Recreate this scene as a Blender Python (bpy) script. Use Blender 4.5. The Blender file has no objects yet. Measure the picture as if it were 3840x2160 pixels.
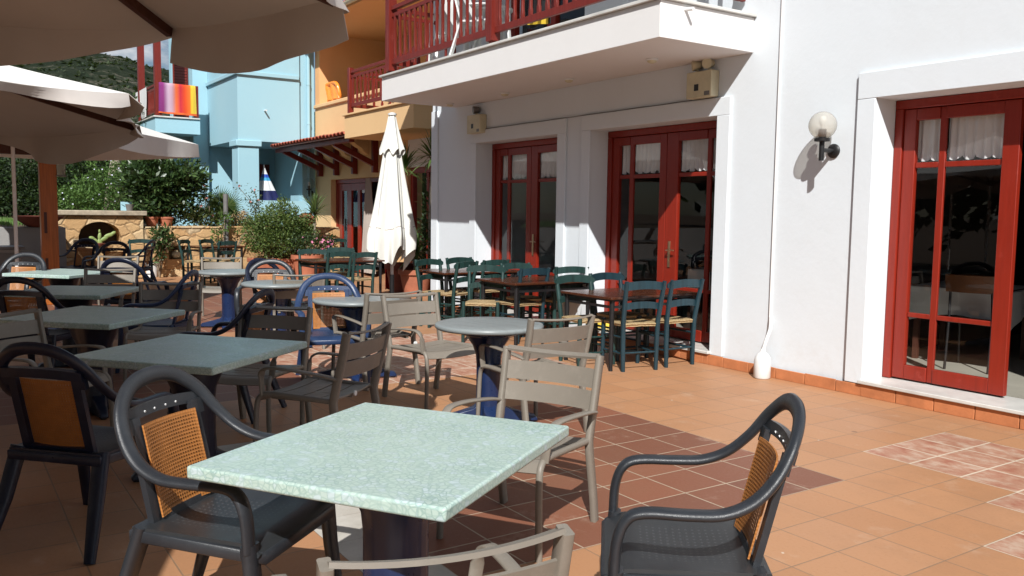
import bpy, bmesh, math, random
from mathutils import Vector, Matrix
random.seed(7)
C = bpy.context.scene.collection
R_ = math.radians
PI = math.pi

# ------------------------------------------------------------------ camera model (measured from the tile grid of the terrace)
F_PX, YAW, PITCH, ROLL, CAM_H = 3231.258, 0.982108992, 0.0876789584, 0.0138453316, 1.5168
TILE, GX, GY = 0.32, -2.9703, 3.9963
FW0 = Vector((-math.sin(YAW), math.cos(YAW), 0)); RT0 = Vector((math.cos(YAW), math.sin(YAW), 0)); UP0 = Vector((0, 0, 1))
FWD = math.cos(PITCH) * FW0 - math.sin(PITCH) * UP0
UPV = math.cos(PITCH) * UP0 + math.sin(PITCH) * FW0
RIGHT = math.cos(ROLL) * RT0 + math.sin(ROLL) * UPV
UPC = math.cos(ROLL) * UPV - math.sin(ROLL) * RT0
CAMP = Vector((0, 0, CAM_H))
K = 3840 / 2576

def ray(x, y): return FWD + RIGHT * ((x * K - 1920) / F_PX) - UPC * ((y * K - 1080) / F_PX)
def onz(x, y, z): d = ray(x, y); return CAMP + d * ((z - CAM_H) / d.z)
def ony(x, y, Y): d = ray(x, y); return CAMP + d * (Y / d.y)
def onx(x, y, X): d = ray(x, y); return CAMP + d * (X / d.x)

# ------------------------------------------------------------------ materials
M = {}
def rgb(r, g, b): return (r, g, b, 1)
class NT:
    def __init__(s, name):
        m = bpy.data.materials.new(name); m.use_nodes = True; s.m = m; s.t = m.node_tree; s.n = s.t.nodes; s.l = s.t.links
        s.b = s.n['Principled BSDF']; M[name] = m
    def new(s, typ, **kw):
        n = s.n.new(typ)
        for k, v in kw.items():
            if k.startswith('i_'): n.inputs[k[2:].replace('_', ' ')].default_value = v
            else: setattr(n, k, v)
        return n
    def link(s, a, b): s.l.new(a, b)
    def coord(s, which='Object'): return s.new('ShaderNodeTexCoord').outputs[which]
    def noise(s, scale, detail=3, rough=.5, vec=None, dim='3D'):
        n = s.new('ShaderNodeTexNoise'); n.inputs['Scale'].default_value = scale; n.inputs['Detail'].default_value = detail; n.inputs['Roughness'].default_value = rough
        s.link(vec if vec is not None else s.coord(), n.inputs['Vector']); return n.outputs['Fac']
    def ramp(s, fac, stops, interp='LINEAR'):
        r = s.new('ShaderNodeValToRGB'); r.color_ramp.interpolation = interp
        e = r.color_ramp.elements
        while len(e) < len(stops): e.new(.5)
        for i, (p, c) in enumerate(stops): e[i].position = p; e[i].color = c if len(c) == 4 else (*c, 1)
        s.link(fac, r.inputs['Fac']); return r.outputs['Color']
    def mix(s, fac, a, b, typ='MIX'):
        n = s.new('ShaderNodeMix', data_type='RGBA', blend_type=typ)
        for sock, v in ((n.inputs[0], fac), (n.inputs[6], a), (n.inputs[7], b)):
            if hasattr(v, 'is_linked'): s.link(v, sock)
            else: sock.default_value = v if not isinstance(v, tuple) or len(v) == 4 else (*v, 1)
        return n.outputs[2]
    def math(s, op, a, b=None, c=None, clamp=False):
        n = s.new('ShaderNodeMath', operation=op); n.use_clamp = clamp
        for i, v in enumerate((a, b, c)):
            if v is None: continue
            if hasattr(v, 'is_linked'): s.link(v, n.inputs[i])
            else: n.inputs[i].default_value = v
        return n.outputs[0]
    def bump(s, h, strength=.3, dist=.01):
        n = s.new('ShaderNodeBump'); n.inputs['Strength'].default_value = strength; n.inputs['Distance'].default_value = dist
        s.link(h, n.inputs['Height']); s.link(n.outputs['Normal'], s.b.inputs['Normal'])
    def base(s, c):
        if hasattr(c, 'is_linked'): s.link(c, s.b.inputs['Base Color'])
        else: s.b.inputs['Base Color'].default_value = (*c, 1) if len(c) == 3 else c
    def set(s, **kw):
        for k, v in kw.items():
            sock = s.b.inputs[k.replace('_', ' ')]
            if hasattr(v, 'is_linked'): s.link(v, sock)
            else: sock.default_value = v

def mk(name, col, rough=.5, var=.12, scale=6, bump=0, bscale=150, spec=.5, fine=True, coat=0, metal=0, fade=0):
    """painted / moulded / cast surface: base colour with soft uneven wear"""
    t = NT(name)
    a = t.noise(scale, 4, .6)
    dark = tuple(c * (1 - var) for c in col); lite = tuple(min(1, c * (1 + var)) for c in col)
    t.base(t.ramp(a, [(.3, dark), (.7, lite)]))
    if fade: f_ = t.ramp(t.noise(scale * 1.7, 6, .75), [(.52, (0, 0, 0)), (.70, (1, 1, 1))]); t.base(t.mix(t.math('MULTIPLY', f_, fade), t.ramp(a, [(.3, dark), (.7, lite)]), tuple(c * 1.5 + .025 for c in col)))
    r = t.noise(scale * 3, 3); t.set(Roughness=t.math('MULTIPLY_ADD', r, .24, rough - .12, True), Specular_IOR_Level=spec, Coat_Weight=coat, Metallic=metal)
    if bump: t.bump(t.noise(bscale, 3), bump, .004)
    return t.m

def tile_mat(name, kind):
    t = NT(name)
    geo = t.new('ShaderNodeNewGeometry').outputs['Position']
    sep = t.new('ShaderNodeSeparateXYZ'); t.link(geo, sep.inputs[0])
    u = t.math('DIVIDE', t.math('SUBTRACT', sep.outputs[0], GX), TILE); v = t.math('DIVIDE', t.math('SUBTRACT', sep.outputs[1], GY), TILE)
    fu, fv = t.math('FLOOR', u), t.math('FLOOR', v)
    cell = t.new('ShaderNodeCombineXYZ'); t.link(fu, cell.inputs[0]); t.link(fv, cell.inputs[1])
    wn = t.new('ShaderNodeTexWhiteNoise', noise_dimensions='3D'); t.link(cell.outputs[0], wn.inputs['Vector'])
    du = t.math('PINGPONG', u, .5); dv = t.math('PINGPONG', v, .5)      # distance to the nearest joint, in tiles
    wob = t.math('MULTIPLY', t.noise(9, 2, .5, geo), .010)
    dmin = t.math('ADD', t.math('MINIMUM', du, dv), t.math('SUBTRACT', wob, .005))
    blot = t.noise(1.1, 4, .6, geo); grain = t.noise(60, 4, .6, geo)
    if kind == 'orange':
        c = t.ramp(wn.outputs['Value'], [(0, (.41, .197, .092)), (.3, (.435, .213, .102)), (.7, (.455, .227, .110)), (1, (.435, .221, .114))])
        gcol, gw = (.30, .19, .115), .013
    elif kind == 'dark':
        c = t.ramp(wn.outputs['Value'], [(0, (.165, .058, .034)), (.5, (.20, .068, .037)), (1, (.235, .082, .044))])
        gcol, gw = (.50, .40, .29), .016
    elif kind == 'mottled':
        st = t.new('ShaderNodeMapping'); st.inputs['Scale'].default_value = (.8, 1.2, 1); t.link(geo, st.inputs['Vector'])
        off = t.new('ShaderNodeVectorMath', operation='ADD'); t.link(st.outputs[0], off.inputs[0]); sc = t.new('ShaderNodeVectorMath', operation='SCALE'); sc.inputs['Scale'].default_value = 7; t.link(cell.outputs[0], sc.inputs[0]); t.link(sc.outputs[0], off.inputs[1])
        n = t.noise(8, 6, .68, off.outputs[0])
        c = t.ramp(n, [(.36, (.34, .125, .078)), (.5, (.43, .225, .15)), (.62, (.52, .365, .275))])
        gcol, gw = (.72, .61, .47), .024
    else:
        c = t.ramp(t.noise(5, 4, .6, geo), [(.3, (.45, .43, .38)), (.7, (.6, .58, .53))]); gcol, gw = (.3, .27, .22), .004
    c = t.mix(t.math('MULTIPLY', blot, .5), c, t.mix(.5, c, (.30, .19, .12)))
    c = t.mix(t.math('MULTIPLY', t.math('GREATER_THAN', grain, .62), .10), c, (.16, .09, .05))
    # scuffs, paint drips and droppings: sparse pale and dark specks
    vo = t.new('ShaderNodeTexVoronoi'); vo.inputs['Scale'].default_value = 5; t.link(geo, vo.inputs['Vector'])
    vs = t.new('ShaderNodeSeparateColor'); t.link(vo.outputs['Color'], vs.inputs[0])
    pale = t.math('MULTIPLY', t.math('LESS_THAN', vo.outputs['Distance'], t.math('MULTIPLY', vs.outputs[1], .055)), t.math('GREATER_THAN', vs.outputs[0], .72))
    c = t.mix(pale, c, (.62, .52, .42))
    v2 = t.new('ShaderNodeTexVoronoi'); v2.inputs['Scale'].default_value = 2.3; t.link(geo, v2.inputs['Vector'])
    v2s = t.new('ShaderNodeSeparateColor'); t.link(v2.outputs['Color'], v2s.inputs[0])
    drk = t.math('MULTIPLY', t.math('LESS_THAN', v2.outputs['Distance'], t.math('MULTIPLY', v2s.outputs[2], .05)), t.math('GREATER_THAN', v2s.outputs[0], .55))
    c = t.mix(t.math('MULTIPLY', drk, .5), c, (.10, .055, .03))
    scuff = t.ramp(t.noise(2.6, 6, .72, geo), [(.58, (0, 0, 0)), (.72, (1, 1, 1))])
    c = t.mix(t.math('MULTIPLY', scuff, .30), c, (.58, .44, .33))
    grime = t.ramp(t.noise(.55, 6, .75, geo), [(.50, (0, 0, 0)), (.70, (1, 1, 1))])
    c = t.mix(t.math('MULTIPLY', grime, .28), c, (.20, .105, .055))
    jm = t.ramp(dmin, [(gw * .5, (1, 1, 1)), (gw * 1.1, (0, 0, 0))])
    gdirt = t.mix(t.math('MULTIPLY', blot, .8), gcol, tuple(x * .55 for x in gcol))
    t.base(t.mix(jm, c, gdirt))
    t.set(Roughness=t.math('MULTIPLY_ADD', grain, .25, .42), Specular_IOR_Level=.35)
    t.bump(t.math('ADD', t.math('MULTIPLY', jm, -.8), t.math('MULTIPLY', grain, .12)), .35, .004)
    return t.m

def plaster(name, col, dirt=(.5, .48, .45), amount=.25, bump=.35):
    t = NT(name); g = t.coord()
    n1 = t.noise(.8, 5, .65, g); n2 = t.noise(26, 4, .6, g)
    c = t.mix(t.math('MULTIPLY', t.ramp(n1, [(.45, (0, 0, 0)), (.8, (1, 1, 1))]), amount), col, dirt)
    c = t.mix(t.math('MULTIPLY', n2, .06), c, tuple(x * .7 for x in col))
    geo = t.new('ShaderNodeNewGeometry').outputs['Position']; mp = t.new('ShaderNodeMapping'); mp.inputs['Scale'].default_value = (9, 9, .55); t.link(geo, mp.inputs['Vector'])
    st = t.ramp(t.noise(1, 5, .65, mp.outputs[0]), [(.60, (0, 0, 0)), (.80, (1, 1, 1))]); c = t.mix(t.math('MULTIPLY', st, amount * .55), c, dirt)
    sp = t.new('ShaderNodeSeparateXYZ'); t.link(geo, sp.inputs[0]); low = t.math('MULTIPLY', t.math('SUBTRACT', 1, t.math('DIVIDE', sp.outputs[2], .55), None, True), t.ramp(t.noise(7, 5, .7, geo), [(.45, (0, 0, 0)), (.7, (1, 1, 1))])); c = t.mix(t.math('MULTIPLY', low, .45), c, dirt)
    t.base(c); t.set(Roughness=.85, Specular_IOR_Level=.25)
    t.bump(t.math('ADD', t.math('MULTIPLY', n2, .6), t.noise(5, 2, .5, g)), bump, .006)
    return t.m

def stone_mat(name):
    t = NT(name); g = t.coord()
    ns = t.new('ShaderNodeTexNoise'); ns.inputs['Scale'].default_value = 2.2; ns.inputs['Detail'].default_value = 3; t.link(g, ns.inputs['Vector'])
    w = t.new('ShaderNodeVectorMath', operation='MULTIPLY_ADD'); w.inputs[1].default_value = (.35, .35, .35); t.link(ns.outputs['Color'], w.inputs[0]); t.link(g, w.inputs[2])
    mp = t.new('ShaderNodeMapping'); mp.inputs['Scale'].default_value = (1, .8, 1.25); t.link(w.outputs[0], mp.inputs['Vector'])
    v = t.new('ShaderNodeTexVoronoi', feature='DISTANCE_TO_EDGE'); v.inputs['Scale'].default_value = 3.1; t.link(mp.outputs[0], v.inputs['Vector'])
    vc = t.new('ShaderNodeTexVoronoi'); vc.inputs['Scale'].default_value = 3.1; t.link(mp.outputs[0], vc.inputs['Vector'])
    sp = t.new('ShaderNodeSeparateColor'); t.link(vc.outputs['Color'], sp.inputs[0])
    c = t.ramp(sp.outputs[0], [(0, (.46, .27, .13)), (.3, (.58, .39, .20)), (.6, (.52, .32, .15)), (.85, (.66, .51, .31)), (1, (.54, .44, .30))])
    n2 = t.noise(18, 5, .65, g)
    c = t.mix(t.math('MULTIPLY', n2, .45), c, (.34, .19, .085))
    joint = t.ramp(v.outputs['Distance'], [(.012, (1, 1, 1)), (.045, (0, 0, 0))])
    t.base(t.mix(t.math('MULTIPLY', joint, .75), c, (.30, .20, .11))); t.set(Roughness=.9, Specular_IOR_Level=.2)
    h = t.math('ADD', t.math('MULTIPLY', t.ramp(v.outputs['Distance'], [(0, (0, 0, 0)), (.10, (1, 1, 1))]), .7), t.math('MULTIPLY', n2, .6))
    t.bump(h, .6, .04); return t.m

def leaf_mat(name, a, b, c, rough=.45, trans=.25):
    t = NT(name)
    rnd = t.new('ShaderNodeNewGeometry').outputs['Random Per Island']
    col = t.ramp(rnd, [(0, a), (.5, b), (1, c)])
    t.base(col); t.set(Roughness=rough, Specular_IOR_Level=.45)
    tr = t.new('ShaderNodeBsdfTranslucent'); t.link(t.mix(.35, col, (.25, .36, .06)), tr.inputs['Color'])
    mx = t.new('ShaderNodeMixShader'); mx.inputs[0].default_value = trans
    out = t.n['Material Output']; t.link(t.b.outputs[0], mx.inputs[1]); t.link(tr.outputs[0], mx.inputs[2]); t.link(mx.outputs[0], out.inputs['Surface'])
    return t.m

def cloth_mat(name, col, trans=.3, tcol=None, var=.06, bumps=.15):
    t = NT(name); g = t.coord()
    c = t.ramp(t.noise(3, 4, .6, g), [(.3, tuple(x * (1 - var) for x in col)), (.7, col)])
    t.base(c); t.set(Roughness=.8, Specular_IOR_Level=.2)
    t.bump(t.math('ADD', t.noise(5, 3, .5, g), t.math('MULTIPLY', t.noise(400, 1, .5, g), .08)), bumps, .02)
    if trans:
        tr = t.new('ShaderNodeBsdfTranslucent'); tr.inputs['Color'].default_value = (*(tcol or col), 1)
        mx = t.new('ShaderNodeMixShader'); mx.inputs[0].default_value = trans
        t.link(t.b.outputs[0], mx.inputs[1]); t.link(tr.outputs[0], mx.inputs[2]); t.link(mx.outputs[0], t.n['Material Output'].inputs['Surface'])
    return t.m

def rattan_mat(name, col, pitch=.0125, hole=.36):
    """woven cane with a square lattice of open holes"""
    t = NT(name); g = t.coord(); sep = t.new('ShaderNodeSeparateXYZ'); t.link(g, sep.inputs[0])
    a = t.math('PINGPONG', t.math('DIVIDE', sep.outputs[0], pitch), .5); b = t.math('PINGPONG', t.math('DIVIDE', sep.outputs[2], pitch), .5)
    inside = t.math('LESS_THAN', t.math('ABSOLUTE', sep.outputs[0]), .131)
    zz = t.math('LESS_THAN', t.math('ABSOLUTE', t.math('SUBTRACT', sep.outputs[2], .605)), .142)
    h = t.math('MULTIPLY', t.math('MULTIPLY', t.math('GREATER_THAN', a, .5 - hole * .72), t.math('GREATER_THAN', b, .5 - hole * .72)), t.math('MULTIPLY', inside, zz))
    c = t.ramp(t.noise(30, 3, .6, g), [(.3, tuple(x * .8 for x in col)), (.7, col)])
    t.base(c); t.set(Roughness=.45, Specular_IOR_Level=.5, Alpha=t.math('SUBTRACT', 1, h))
    t.bump(t.math('ADD', a, b), .6, .003); return t.m

def glass_mat(name, tint=(.93, .95, .95), refl=.9, base=.05, haze=0, hcol=(.5, .48, .42)):
    m = bpy.data.materials.new(name); m.use_nodes = True; n = m.node_tree.nodes; l = m.node_tree.links; n.clear(); M[name] = m
    o = n.new('ShaderNodeOutputMaterial'); tr = n.new('ShaderNodeBsdfTransparent'); tr.inputs[0].default_value = (*tint, 1)
    gl = n.new('ShaderNodeBsdfGlossy'); gl.inputs['Roughness'].default_value = .01; gl.inputs['Color'].default_value = (refl, refl, refl, 1)
    lw = n.new('ShaderNodeLayerWeight'); lw.inputs['Blend'].default_value = .5; mx = n.new('ShaderNodeMixShader')
    pw = n.new('ShaderNodeMath'); pw.operation = 'POWER'; pw.inputs[1].default_value = 4; l.new(lw.outputs['Facing'], pw.inputs[0])
    ma = n.new('ShaderNodeMath'); ma.operation = 'MULTIPLY_ADD'; ma.inputs[1].default_value = .75; ma.inputs[2].default_value = base; l.new(pw.outputs[0], ma.inputs[0])
    tc = n.new('ShaderNodeTexCoord'); nz = n.new('ShaderNodeTexNoise'); nz.inputs['Scale'].default_value = 1.3; bp = n.new('ShaderNodeBump'); bp.inputs['Strength'].default_value = .03; bp.inputs['Distance'].default_value = .02
    l.new(tc.outputs['Object'], nz.inputs['Vector']); l.new(nz.outputs['Fac'], bp.inputs['Height']); l.new(bp.outputs[0], gl.inputs['Normal'])
    last = tr.outputs[0]
    if haze:
        df = n.new('ShaderNodeBsdfDiffuse'); df.inputs[0].default_value = (*hcol, 1); h = n.new('ShaderNodeMixShader'); h.inputs[0].default_value = haze; l.new(tr.outputs[0], h.inputs[1]); l.new(df.outputs[0], h.inputs[2]); last = h.outputs[0]
    l.new(ma.outputs[0], mx.inputs[0]); l.new(last, mx.inputs[1]); l.new(gl.outputs[0], mx.inputs[2]); l.new(mx.outputs[0], o.inputs['Surface'])
    return m

for k in ('orange', 'dark', 'mottled', 'marble'): tile_mat('floor_' + k, k)
plaster('white_plaster', (.735, .785, .82), (.62, .60, .57), .18)
plaster('soffit_white', (.78, .765, .75), (.6, .57, .54), .2, .15)
plaster('peach_plaster', (.78, .52, .27), (.6, .38, .2), .3)
plaster('orange_plaster', (.80, .45, .21), (.62, .3, .12), .25)
plaster('blue_plaster', (.345, .565, .65), (.36, .55, .62), .3)
plaster('grey_plaster', (.33, .32, .31), (.22, .2, .18), .4)
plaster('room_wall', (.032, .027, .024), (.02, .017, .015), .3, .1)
mk('room_floor', (.38, .36, .30), .35, .08, 3)
mk('marble', (.62, .61, .57), .35, .14, 4)
stone_mat('stone'); mk('stone_cap', (.36, .30, .22), .9, .3, 7, .6, 40)
def red_paint(name, col, var, rough, chips=.35):
    t = NT(name); g = t.coord()
    gr = t.new('ShaderNodeMapping'); gr.inputs['Scale'].default_value = (40, 40, 2.5); t.link(g, gr.inputs['Vector'])
    n = t.noise(1, 4, .6, gr.outputs[0]); w = t.noise(7, 5, .7, g)
    c = t.ramp(n, [(.25, tuple(x * (1 - var) for x in col)), (.75, tuple(x * (1 + var) for x in col))])
    c = t.mix(t.math('MULTIPLY', t.ramp(w, [(.64, (0, 0, 0)), (.72, (1, 1, 1))]), chips), c, tuple(min(1, x * 1.7 + .04) for x in col))
    t.base(c); t.set(Roughness=t.math('MULTIPLY_ADD', w, .3, rough - .15), Specular_IOR_Level=.45); t.bump(n, .15, .002); return t.m
red_paint('red_paint', (.245, .019, .008), .14, .38)
red_paint('rail_red', (.165, .018, .011), .2, .42)
red_paint('green_wood', (.014, .042, .038), .5, .45)
red_paint('blue_wood', (.011, .034, .046), .4, .45)
red_paint('brown_wood', (.070, .022, .010), .35, .24, .08)
red_paint('post_wood', (.40, .115, .02), .3, .42)
red_paint('dark_wood', (.07, .022, .012), .3, .5)
mk('taupe_metal', (.205, .180, .148), .46, .05, 5, .12, 600, .5, fade=.25)
mk('taupe_metal_pale', (.34, .32, .285), .46, .05, 5, .12, 600, .5)
mk('charcoal_plastic', (.022, .025, .030), .36, .12, 6, .25, 420, .5, fade=.28)
mk('navy_plastic', (.007, .011, .027), .34, .15, 6, .2, 420, .5, fade=.45)
mk('blue_plastic', (.020, .040, .098), .34, .12, 6, .2, 420, .5, fade=.18)
mk('pedestal_blue', (.011, .024, .075), .30, .18, 5, .1, 200, .5)
mk('black_metal', (.012, .012, .013), .4, .2, 8, .1, 200)
mk('white_metal', (.75, .75, .74), .4, .05, 5)
mk('white_plastic', (.74, .75, .74), .42, .06, 8)
mk('cream_plastic', (.60, .55, .38), .45, .08, 8)
mk('grey_metal', (.16, .155, .15), .4, .15, 8)
mk('brass', (.62, .47, .30), .32, .1, 20, metal=1)
mk('terracotta', (.42, .14, .075), .8, .18, 6, .3, 60)
mk('terracotta_dark', (.20, .055, .035), .8, .2, 6, .3, 60)
mk('recess_shade', (.045, .032, .024), .95, .4, 5, .4, 40); mk('brick', (.50, .18, .07), .75, .2, 6, .4, 50)
mk('roof_tile', (.42, .10, .06), .8, .3, 9, .4, 40)
mk('bark', (.22, .17, .12), .9, .35, 12, .9, 60)
mk('pale_bark', (.30, .26, .20), .9, .35, 12, .9, 60)
mk('earth', (.10, .065, .04), .95, .3, 4, .8, 30)
mk('pink', (.62, .20, .33), .6, .2, 20); mk('pale_flower', (.62, .63, .76), .6, .1, 20); mk('rose', (.70, .28, .25), .6, .2, 20)
mk('white_flower', (.8, .8, .78), .6, .1, 20); mk('yellow_leaf', (.70, .50, .08), .6, .2, 20)
mk('orange_vinyl', (.85, .26, .03), .25, .1, 6, coat=.5); mk('red_cloth', (.65, .02, .015), .7, .3, 12, .5, 40)
mk('chair_orange', (.12, .042, .012), .45, .2, 8)
mk('tablecloth', (.62, .62, .60), .8, .05, 4, .2, 30)
mk('black_cloth', (.012, .012, .013), .7, .2, 10); mk('yellow_cloth', (.72, .50, .04), .7, .1, 10); mk('purple_cloth', (.10, .04, .20), .7, .2, 10)
leaf_mat('laurel_leaf', (.018, .040, .013), (.036, .072, .021), (.085, .14, .042), .38, .12)
leaf_mat('hedge_leaf', (.010, .024, .008), (.022, .048, .012), (.045, .085, .02), .65, .2)
leaf_mat('plumbago_leaf', (.045, .10, .022), (.085, .165, .034), (.13, .23, .05), .65, .3)
leaf_mat('conifer_leaf', (.045, .085, .022), (.095, .15, .036), (.17, .22, .06), .5, .2)
leaf_mat('palm_leaf', (.05, .10, .025), (.10, .16, .045), (.20, .25, .10), .4, .25)
leaf_mat('rose_leaf', (.04, .06, .022), (.07, .10, .03), (.12, .13, .04), .45, .25)
leaf_mat('cactus', (.20, .28, .08), (.26, .34, .11), (.30, .38, .14), .5, .05)
leaf_mat('grass_leaf', (.06, .13, .02), (.09, .19, .03), (.13, .24, .05), .6, .25)
leaf_mat('far_leaf', (.02, .035, .016), (.035, .055, .024), (.06, .08, .036), .6, .2)
cloth_mat('taupe_canopy', (.54, .495, .46), .04, (.42, .22, .12))
cloth_mat('white_canopy', (.82, .80, .76), .04, (.6, .45, .34))
cloth_mat('cream_canopy', (.84, .835, .78), .14, (.80, .72, .48), .04, .25)
cloth_mat('curtain_cloth', (.90, .90, .89), .22, (.7, .7, .68), .05, .3)
cloth_mat('drape_cloth', (.48, .42, .37), .15, (.4, .3, .22), .08, .3)
rattan_mat('rattan', (.46, .175, .040)); rattan_mat('rattan_dark', (.40, .145, .028))
glass_mat('door_glass', (.97, .98, .98)); glass_mat('globe_glass', (.9, .88, .83), .6, .03, .36, (.72, .70, .65)); glass_mat('clear_globe', (.95, .95, .93), .8, .04, .06)

def mosaic_mat(name, lite, dark, bluish):
    """table laminate printed with fans of small pebbles"""
    t = NT(name); g = t.coord()
    mp = t.new('ShaderNodeMapping'); mp.inputs['Scale'].default_value = (1, 1, 1); t.link(g, mp.inputs['Vector'])
    # arcs: bend the pebble rows around centres on a half-metre lattice
    v0 = t.new('ShaderNodeTexVoronoi'); v0.inputs['Scale'].default_value = 5.2; v0.inputs['Randomness'].default_value = .35; t.link(mp.outputs[0], v0.inputs['Vector'])
    ring = t.new('ShaderNodeMath', operation='PINGPONG'); t.link(v0.outputs['Distance'], ring.inputs[0]); ring.inputs[1].default_value = .045
    ringf = t.math('DIVIDE', ring.outputs[0], .045)
    v = t.new('ShaderNodeTexVoronoi', feature='DISTANCE_TO_EDGE'); v.inputs['Scale'].default_value = 46; t.link(g, v.inputs['Vector'])
    vc = t.new('ShaderNodeTexVoronoi'); vc.inputs['Scale'].default_value = 46; t.link(g, vc.inputs['Vector'])
    sp = t.new('ShaderNodeSeparateColor'); t.link(vc.outputs['Color'], sp.inputs[0])
    c = t.ramp(sp.outputs[0], [(0, lite), (.6, tuple(x * .93 for x in lite)), (1, bluish)])
    line = t.ramp(v.outputs['Distance'], [(.02, (1, 1, 1)), (.12, (0, 0, 0))])
    amt = t.math('MULTIPLY_ADD', ringf, .40, .55)
    patch = t.ramp(t.noise(6, 3, .5, g), [(.35, (.35, .35, .35)), (.65, (1, 1, 1))])
    c = t.mix(t.math('MULTIPLY', t.math('MULTIPLY', line, amt), patch), c, dark)
    c = t.mix(t.math('MULTIPLY', t.math('LESS_THAN', ringf, .3), .30), c, dark)
    c = t.mix(t.math('MULTIPLY', t.noise(3, 4, .6, g), .25), c, tuple(x * .78 for x in lite))
    t.base(c); t.set(Roughness=t.math('MULTIPLY_ADD', t.noise(8, 3, .5, g), .25, .22), Specular_IOR_Level=.5)
    return t.m
mosaic_mat('mosaic', (.46, .58, .52), (.20, .33, .30), (.50, .60, .62))
def round_top_mat():
    t = NT('grey_top'); g = t.coord()
    mp = t.new('ShaderNodeMapping'); mp.inputs['Scale'].default_value = (2, 9, 2); t.link(g, mp.inputs['Vector'])
    n = t.noise(1.6, 6, .7, mp.outputs[0])
    stain = t.ramp(n, [(.50, (0, 0, 0)), (.7, (1, 1, 1))])
    t.base(t.mix(t.math('MULTIPLY', stain, .6), (.225, .25, .25), (.10, .105, .10)))
    t.set(Roughness=t.math('MULTIPLY_ADD', n, .4, .18), Specular_IOR_Level=.5)
round_top_mat()
def rush_mat():
    t = NT('rush'); g = t.coord(); s = t.new('ShaderNodeSeparateXYZ'); t.link(g, s.inputs[0])
    ax, ay = t.math('ABSOLUTE', s.outputs[0]), t.math('ABSOLUTE', s.outputs[1])
    side = t.math('GREATER_THAN', ax, ay)
    co = t.math('ADD', t.math('MULTIPLY', side, s.outputs[0]), t.math('MULTIPLY', t.math('SUBTRACT', 1, side), s.outputs[1]))
    wv = t.math('SINE', t.math('MULTIPLY', t.math('ADD', co, t.math('MULTIPLY', t.noise(25, 2, .5, g), .006)), 700))
    n = t.noise(60, 4, .6, g)
    c = t.ramp(n, [(.3, (.33, .22, .10)), (.55, (.50, .37, .20)), (.8, (.60, .47, .28))])
    c = t.mix(t.math('MULTIPLY', t.math('LESS_THAN', wv, -.55), .55), c, (.18, .10, .04))
    t.base(c); t.set(Roughness=.75, Specular_IOR_Level=.3); t.bump(wv, .6, .005)
rush_mat()
def seat_plastic(name, col, dot):
    t = NT(name); g = t.coord(); s = t.new('ShaderNodeSeparateXYZ'); t.link(g, s.inputs[0])
    a = t.math('SUBTRACT', t.math('PINGPONG', t.math('DIVIDE', s.outputs[0], .05), .5), .25)
    b = t.math('SUBTRACT', t.math('PINGPONG', t.math('DIVIDE', s.outputs[1], .045), .5), .25)
    d = t.math('SQRT', t.math('ADD', t.math('MULTIPLY', a, a), t.math('MULTIPLY', b, b)))
    inn = t.math('MULTIPLY', t.math('LESS_THAN', t.math('ABSOLUTE', s.outputs[0]), .16), t.math('LESS_THAN', t.math('ABSOLUTE', s.outputs[1]), .16))
    h = t.math('MULTIPLY', t.math('LESS_THAN', d, .09), inn)
    n = t.noise(7, 4, .6, g)
    c = t.ramp(n, [(.3, tuple(x * .85 for x in col)), (.7, tuple(x * 1.15 for x in col))])
    t.base(t.mix(h, c, dot)); t.set(Roughness=t.math('MULTIPLY_ADD', n, .2, .30)); t.bump(t.math('ADD', t.math('MULTIPLY', h, -2), t.math('MULTIPLY', t.noise(400, 2, .5, g), .25)), .3, .004)
seat_plastic('charcoal_seat', (.025, .028, .031), (.058, .062, .066)); seat_plastic('navy_seat', (.008, .012, .026), (.04, .05, .07)); seat_plastic('blue_seat', (.020, .04, .095), (.06, .1, .2))
def towel_mat():
    t = NT('towel_stripes'); g = t.coord('Generated'); s = t.new('ShaderNodeSeparateXYZ'); t.link(g, s.inputs[0])
    c = t.ramp(s.outputs[1], [(0, (.15, .03, .14)), (.13, (.30, .05, .21)), (.26, (.50, .36, .46)), (.36, (.54, .33, .40)), (.46, (.75, .16, .05)), (.57, (.45, .03, .05)), (.68, (.75, .08, .03)), (.82, (.78, .16, .03)), (.86, (.78, .52, .05)), (1, (.80, .55, .08))])
    e = t.math('LESS_THAN', s.outputs[2], .07)
    t.base(t.mix(e, c, (.75, .14, .04))); t.set(Roughness=.95, Specular_IOR_Level=.1); t.bump(t.noise(220, 2, .6), .5, .004)
towel_mat()
def beach_mat():
    t = NT('beach_stripes'); g = t.coord('Generated'); s = t.new('ShaderNodeSeparateXYZ'); t.link(g, s.inputs[0])
    w, n, b, l = (.78, .8, .82), (.015, .02, .09), (.03, .09, .45), (.06, .36, .62)
    c = t.ramp(s.outputs[2], [(0, b), (.12, l), (.17, w), (.34, n), (.58, w), (.76, l), (.82, b), (.88, w)], 'CONSTANT')
    t.base(c); t.set(Roughness=.5)
beach_mat()
def hill_mat():
    t = NT('hill'); g = t.coord()
    n = t.noise(.10, 6, .7, g); m2 = t.noise(.45, 5, .75, g); big = t.noise(.02, 3, .5, g)
    f = t.math('ADD', t.math('MULTIPLY', n, .5), t.math('ADD', t.math('MULTIPLY', m2, .4), t.math('MULTIPLY', big, .25)))
    t.base(t.ramp(f, [(.52, (.016, .024, .013)), (.60, (.030, .038, .022)), (.645, (.11, .10, .075)), (.72, (.22, .20, .165))]))
    t.set(Roughness=.95, Specular_IOR_Level=.1); t.bump(f, 1, 3)
hill_mat()
def door_glass_dirty(): pass
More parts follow.
